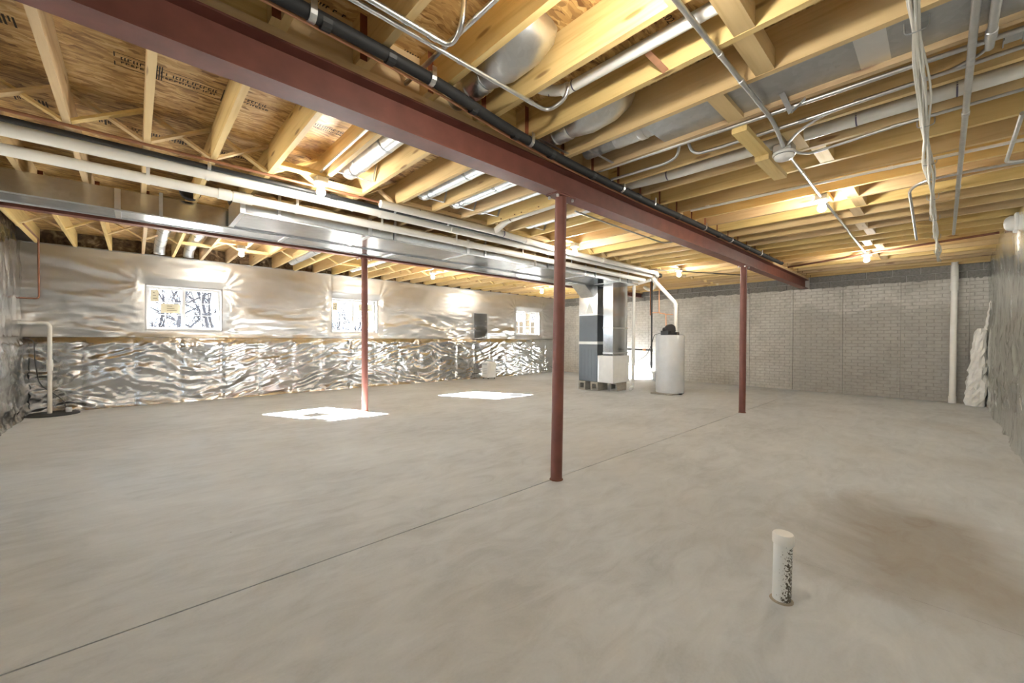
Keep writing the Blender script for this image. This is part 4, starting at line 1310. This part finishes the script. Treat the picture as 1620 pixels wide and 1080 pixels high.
# ------------------------------------------------------------------ right-hand corner
def crumple(label):
    t = thing('folded_facing', label, 'insulation', (11.0, -.5, 0))
    rg = random.Random(9)
    n = 18
    prof = [(0, .115, .16)] + [(z, .135 - .06 * max(0, z - .25), .17 - .06 * z) for z in [.07 * i for i in range(1, 20)]] + [(1.39, .04, .06)]
    vs, fs = [], []
    for (z, ry, rx) in prof:
        for k in range(n):
            a = 2 * math.pi * k / n
            j = 1 + rg.uniform(-.2, .2)
            vs.append((11.06 + rx * math.cos(a) * j, -.415 - z * .045 + ry * math.sin(a) * j, z))
    for i in range(len(prof) - 1):
        for k in range(n):
            fs.append((i * n + k, i * n + (k + 1) % n, (i + 1) * n + (k + 1) % n, (i + 1) * n + k))
    fs.append(tuple((len(prof) - 1) * n + k for k in range(n)))
    MB().add(vs, fs).build('facing_sheet', M['wrap'], t)
    pts = [(11.0 + .012 * math.sin(i * 1.7), -.53 - .005 * i + .006 * math.sin(i * 2.3), 1.36 + i * .052) for i in range(11)]
    MB().tube(pts, .022, 6, r1=.004).build('twisted_tail', M['wrap'], t)


crumple('white folded insulation facing slumped in the corner by the concrete wall')
t = thing('steel_bracket', 'short grey steel channel bracket on a joist at the top right', 'bracket', (3.02, -.22, 2.60))
MB().box(2.985, 3.06, -.25, -.19, ZJ - .004, ZJ - .0005).build('flange', M['galv_dull'], t)
MB().box(2.985, 3.06, -.252, -.248, ZJ - .02, ZJ - .001).box(2.985, 3.06, -.192, -.188, ZJ - .02, ZJ - .001).build('lip', M['galv_dull'], t)
t = thing('copper_strap', 'loose copper strap hanging beside the elbowed white drain', 'strap', (1.97, 1.04, 2.62))
MB().beam((1.95, 1.06, 2.66), (2.075, 1.02, 2.60), (0, 1, 0), .035, .003).build('band', M['copper'], t)
t = thing('hanger_strap', 'bent grey metal strap dangling by the flat joist duct', 'strap', (2.84, .62, 2.60))
MB().beam((2.80, .66, 2.628), (2.88, .63, 2.53), (0, 1, 0), .028, .003).beam((2.88, .63, 2.53), (2.885, .56, 2.59), (1, 0, 0), .02, .003).build('band', M['galv_dull'], t)
t = thing('wall_fixture', 'round white plastic fixture high on the right wall at the picture edge', 'fixture', (7.25, -.50, 2.46))
MB().bbox(7.16, 7.36, -.585, -.545, 2.40, 2.60, .01).build('back_plate', M['white'], t)
MB().lathe([(.085, 0), (.085, .03), (.07, .06), (.04, .075), (.0, .08)], (7.26, -.55, 2.50), Y_, 24).build('dome', M['white'], t, smooth=True)

# ================================================================== OUTSIDE
g = MB()
g.add([(-90, YN + .22, 1.02), (110, YN + .22, 1.02), (110, 120, .4), (-90, 120, .4)], [(0, 1, 2, 3)])
g.add([(XW - .3, -60, .35), (XW - .3, YN + .36, .35), (-90, YN + .36, .3), (-90, -60, .3)], [(0, 1, 2, 3)])
struct(g.build('ground', M['ground']))


def bare_tree(label, x, y, h, seed):
    rt = random.Random(seed)
    t = thing('bare_tree', label, 'tree', (x, y, .6), 'bare trees beyond the windows')
    tr, br = MB(), MB()

    RAD = (.105, .05, .03, .019, .013)
    NB = (7, 4, 4, 3)

    def grow(p, d, L, lev):
        pts = [p]
        q = p.copy()
        dd = d.copy()
        n = 5 if lev < 2 else 3
        for i in range(n):
            dd = (dd + Vector((rt.uniform(-.2, .2), rt.uniform(-.2, .2), rt.uniform(-.05, .10)))).normalized()
            q = q + dd * L / n
            pts.append(q.copy())
        r = RAD[lev] * h / 6
        (tr if lev == 0 else br).tube(pts, r, 5 if lev < 2 else 3, r1=r * .5)
        if lev >= 4:
            return
        for k in range(NB[lev]):
            i = rt.randint(1, n)
            a = rt.uniform(0, 6.28)
            s = rt.uniform(.5, 1.0)
            nd2 = (dd * rt.uniform(.4, .8) + Vector((math.cos(a) * s, math.sin(a) * s * .6, rt.uniform(-.1, .4)))).normalized()
            grow(pts[i], nd2, L * rt.uniform(.42, .7), lev + 1)
    grow(Vector((x, y, .5)), Vector((rt.uniform(-.15, .15), 0, 1)).normalized(), h * .62, 0)
    tr.build('trunk', M['bark'], t)
    br.build('branches', M['bark'], t)


tp = [(1.3, 24, 6.0), (2.7, 25, 6.6), (3.3, 29, 5.6), (.5, 27, 5.2), (10.2, 29, 4.4), (12.0, 30, 4.8), (9.3, 30, 4.2), (-2.5, 31, 5.8), (25, 26, 6.0), (29, 28, 6.4), (6.6, 33, 5.4), (-16, 9, 6.0), (-19, 4, 6.4)]
lab = ['leaning bare tree seen through the left sash of the first window', 'forked bare tree seen through the right sash of the first window', 'dark bare tree at the right edge of the first window', 'small bare tree at the left edge of the first window',
       'bare tree low in the left sash of the middle window', 'thin bare tree at the centre of the middle window', 'bare tree at the left edge of the middle window', 'distant bare tree left of the first window', 'bare tree beyond the timber frame, nearer one',
       'bare tree beyond the timber frame, farther one', 'distant bare tree between the first two windows', 'bare tree outside the end wall, farther from the house corner', 'bare tree outside the end wall, closest to the house corner']
for i, ((x, y, h), l) in enumerate(zip(tp, lab)):
    bare_tree(l, x, y, h, 20 + i)
# twig thicket along the horizon: nobody could count it
rt = random.Random(77)
mb = MB()
for i in range(5200):
    x, y = rt.uniform(-8, 46), rt.uniform(30, 46)
    h = rt.uniform(.8, 2.6)
    p = Vector((x, y, .55))
    q = p + Vector((rt.uniform(-.5, .5), rt.uniform(-.3, .3), h))
    mb.tube([p, (p + q) / 2 + Vector((rt.uniform(-.15, .15), 0, 0)), q], rt.uniform(.014, .03), 3, r1=.008)
br = mb.build('brush_thicket', M['brush'])
br['kind'] = 'stuff'
tag(br, 'grey leafless brush thicket along the horizon behind the trees', 'brush')
mb = MB()
for i in range(60):
    x = -20 + i * 1.2
    mb.add([(x, 48, .2), (x + 1.4, 48.2, .2), (x + 1.3, 48.4, 1.3 + rt.uniform(0, .8)), (x + .1, 48.3, 1.3 + rt.uniform(0, .8))], [(0, 1, 2, 3)])
    mb.add([(x, 49, .2), (x + 1.4, 49.2, .2), (x + 1.3, 49.4, 1.3), (x + .1, 49.3, 1.3)], [(3, 2, 1, 0)])
o = mb.build('hedge', M['brush'])
o['kind'] = 'stuff'
tag(o, 'low dark hedge line behind the brush thicket', 'hedge')

# timber frame of a deck stair outside the right-hand windows
t = thing('timber_frame', 'rough timber deck and stair frame outside the second and third windows', 'frame', (9, 12, 1.0))
for x, y, h in ((5.15, 11.6, 3.4), (5.55, 12.0, 3.4), (10.9, 11.6, 3.3), (11.6, 11.4, 3.3), (12.4, 12.4, 3.3)):
    MB().box(x - .06, x + .06, y - .06, y + .06, .95, h).build('post', M['lumber'], t)
for k in range(7):
    z = 1.15 + k * .19
    MB().box(10.55 + k * .02, 11.25, 11.9 + k * .02, 12.05 + k * .02, z, z + .045).build('tread', M['lumber'], t)
MB().beam((10.5, 11.85, 1.0), (11.4, 11.85, 2.6), (0, 1, 0), .05, .22).build('stringer', M['lumber'], t)
MB().beam((10.5, 12.15, 1.0), (11.4, 12.15, 2.6), (0, 1, 0), .05, .22).build('stringer', M['lumber'], t)
MB().beam((4.95, 11.7, 1.05), (5.6, 11.9, 1.75), (0, 1, 0), .05, .14).build('brace', M['lumber'], t)
MB().box(5.0, 6.4, 11.9, 12.0, 1.5, 1.95).build('board', M['lumber'], t)
MB().box(11.2, 13.4, 12.2, 12.3, 1.1, 1.9).build('board', M['lumber'], t)

t = thing('sun_blocker_roof', 'added timber sun blocker outside the left end wall, out of view', 'roof', (-3.3, 6, 2.62))  # unseen canopy added to keep direct sun out of the west window
for k in range(12):
    MB().box(-5.2, -1.6, 1.6 + k * .8, 2.38 + k * .8, 2.66, 2.70).build('blocker_board', M['lumber'], t)
for yy in (1.7, 6.2, 11.0):
    MB().box(-5.1, -4.98, yy, yy + .12, .3, 2.66).build('post', M['lumber'], t)
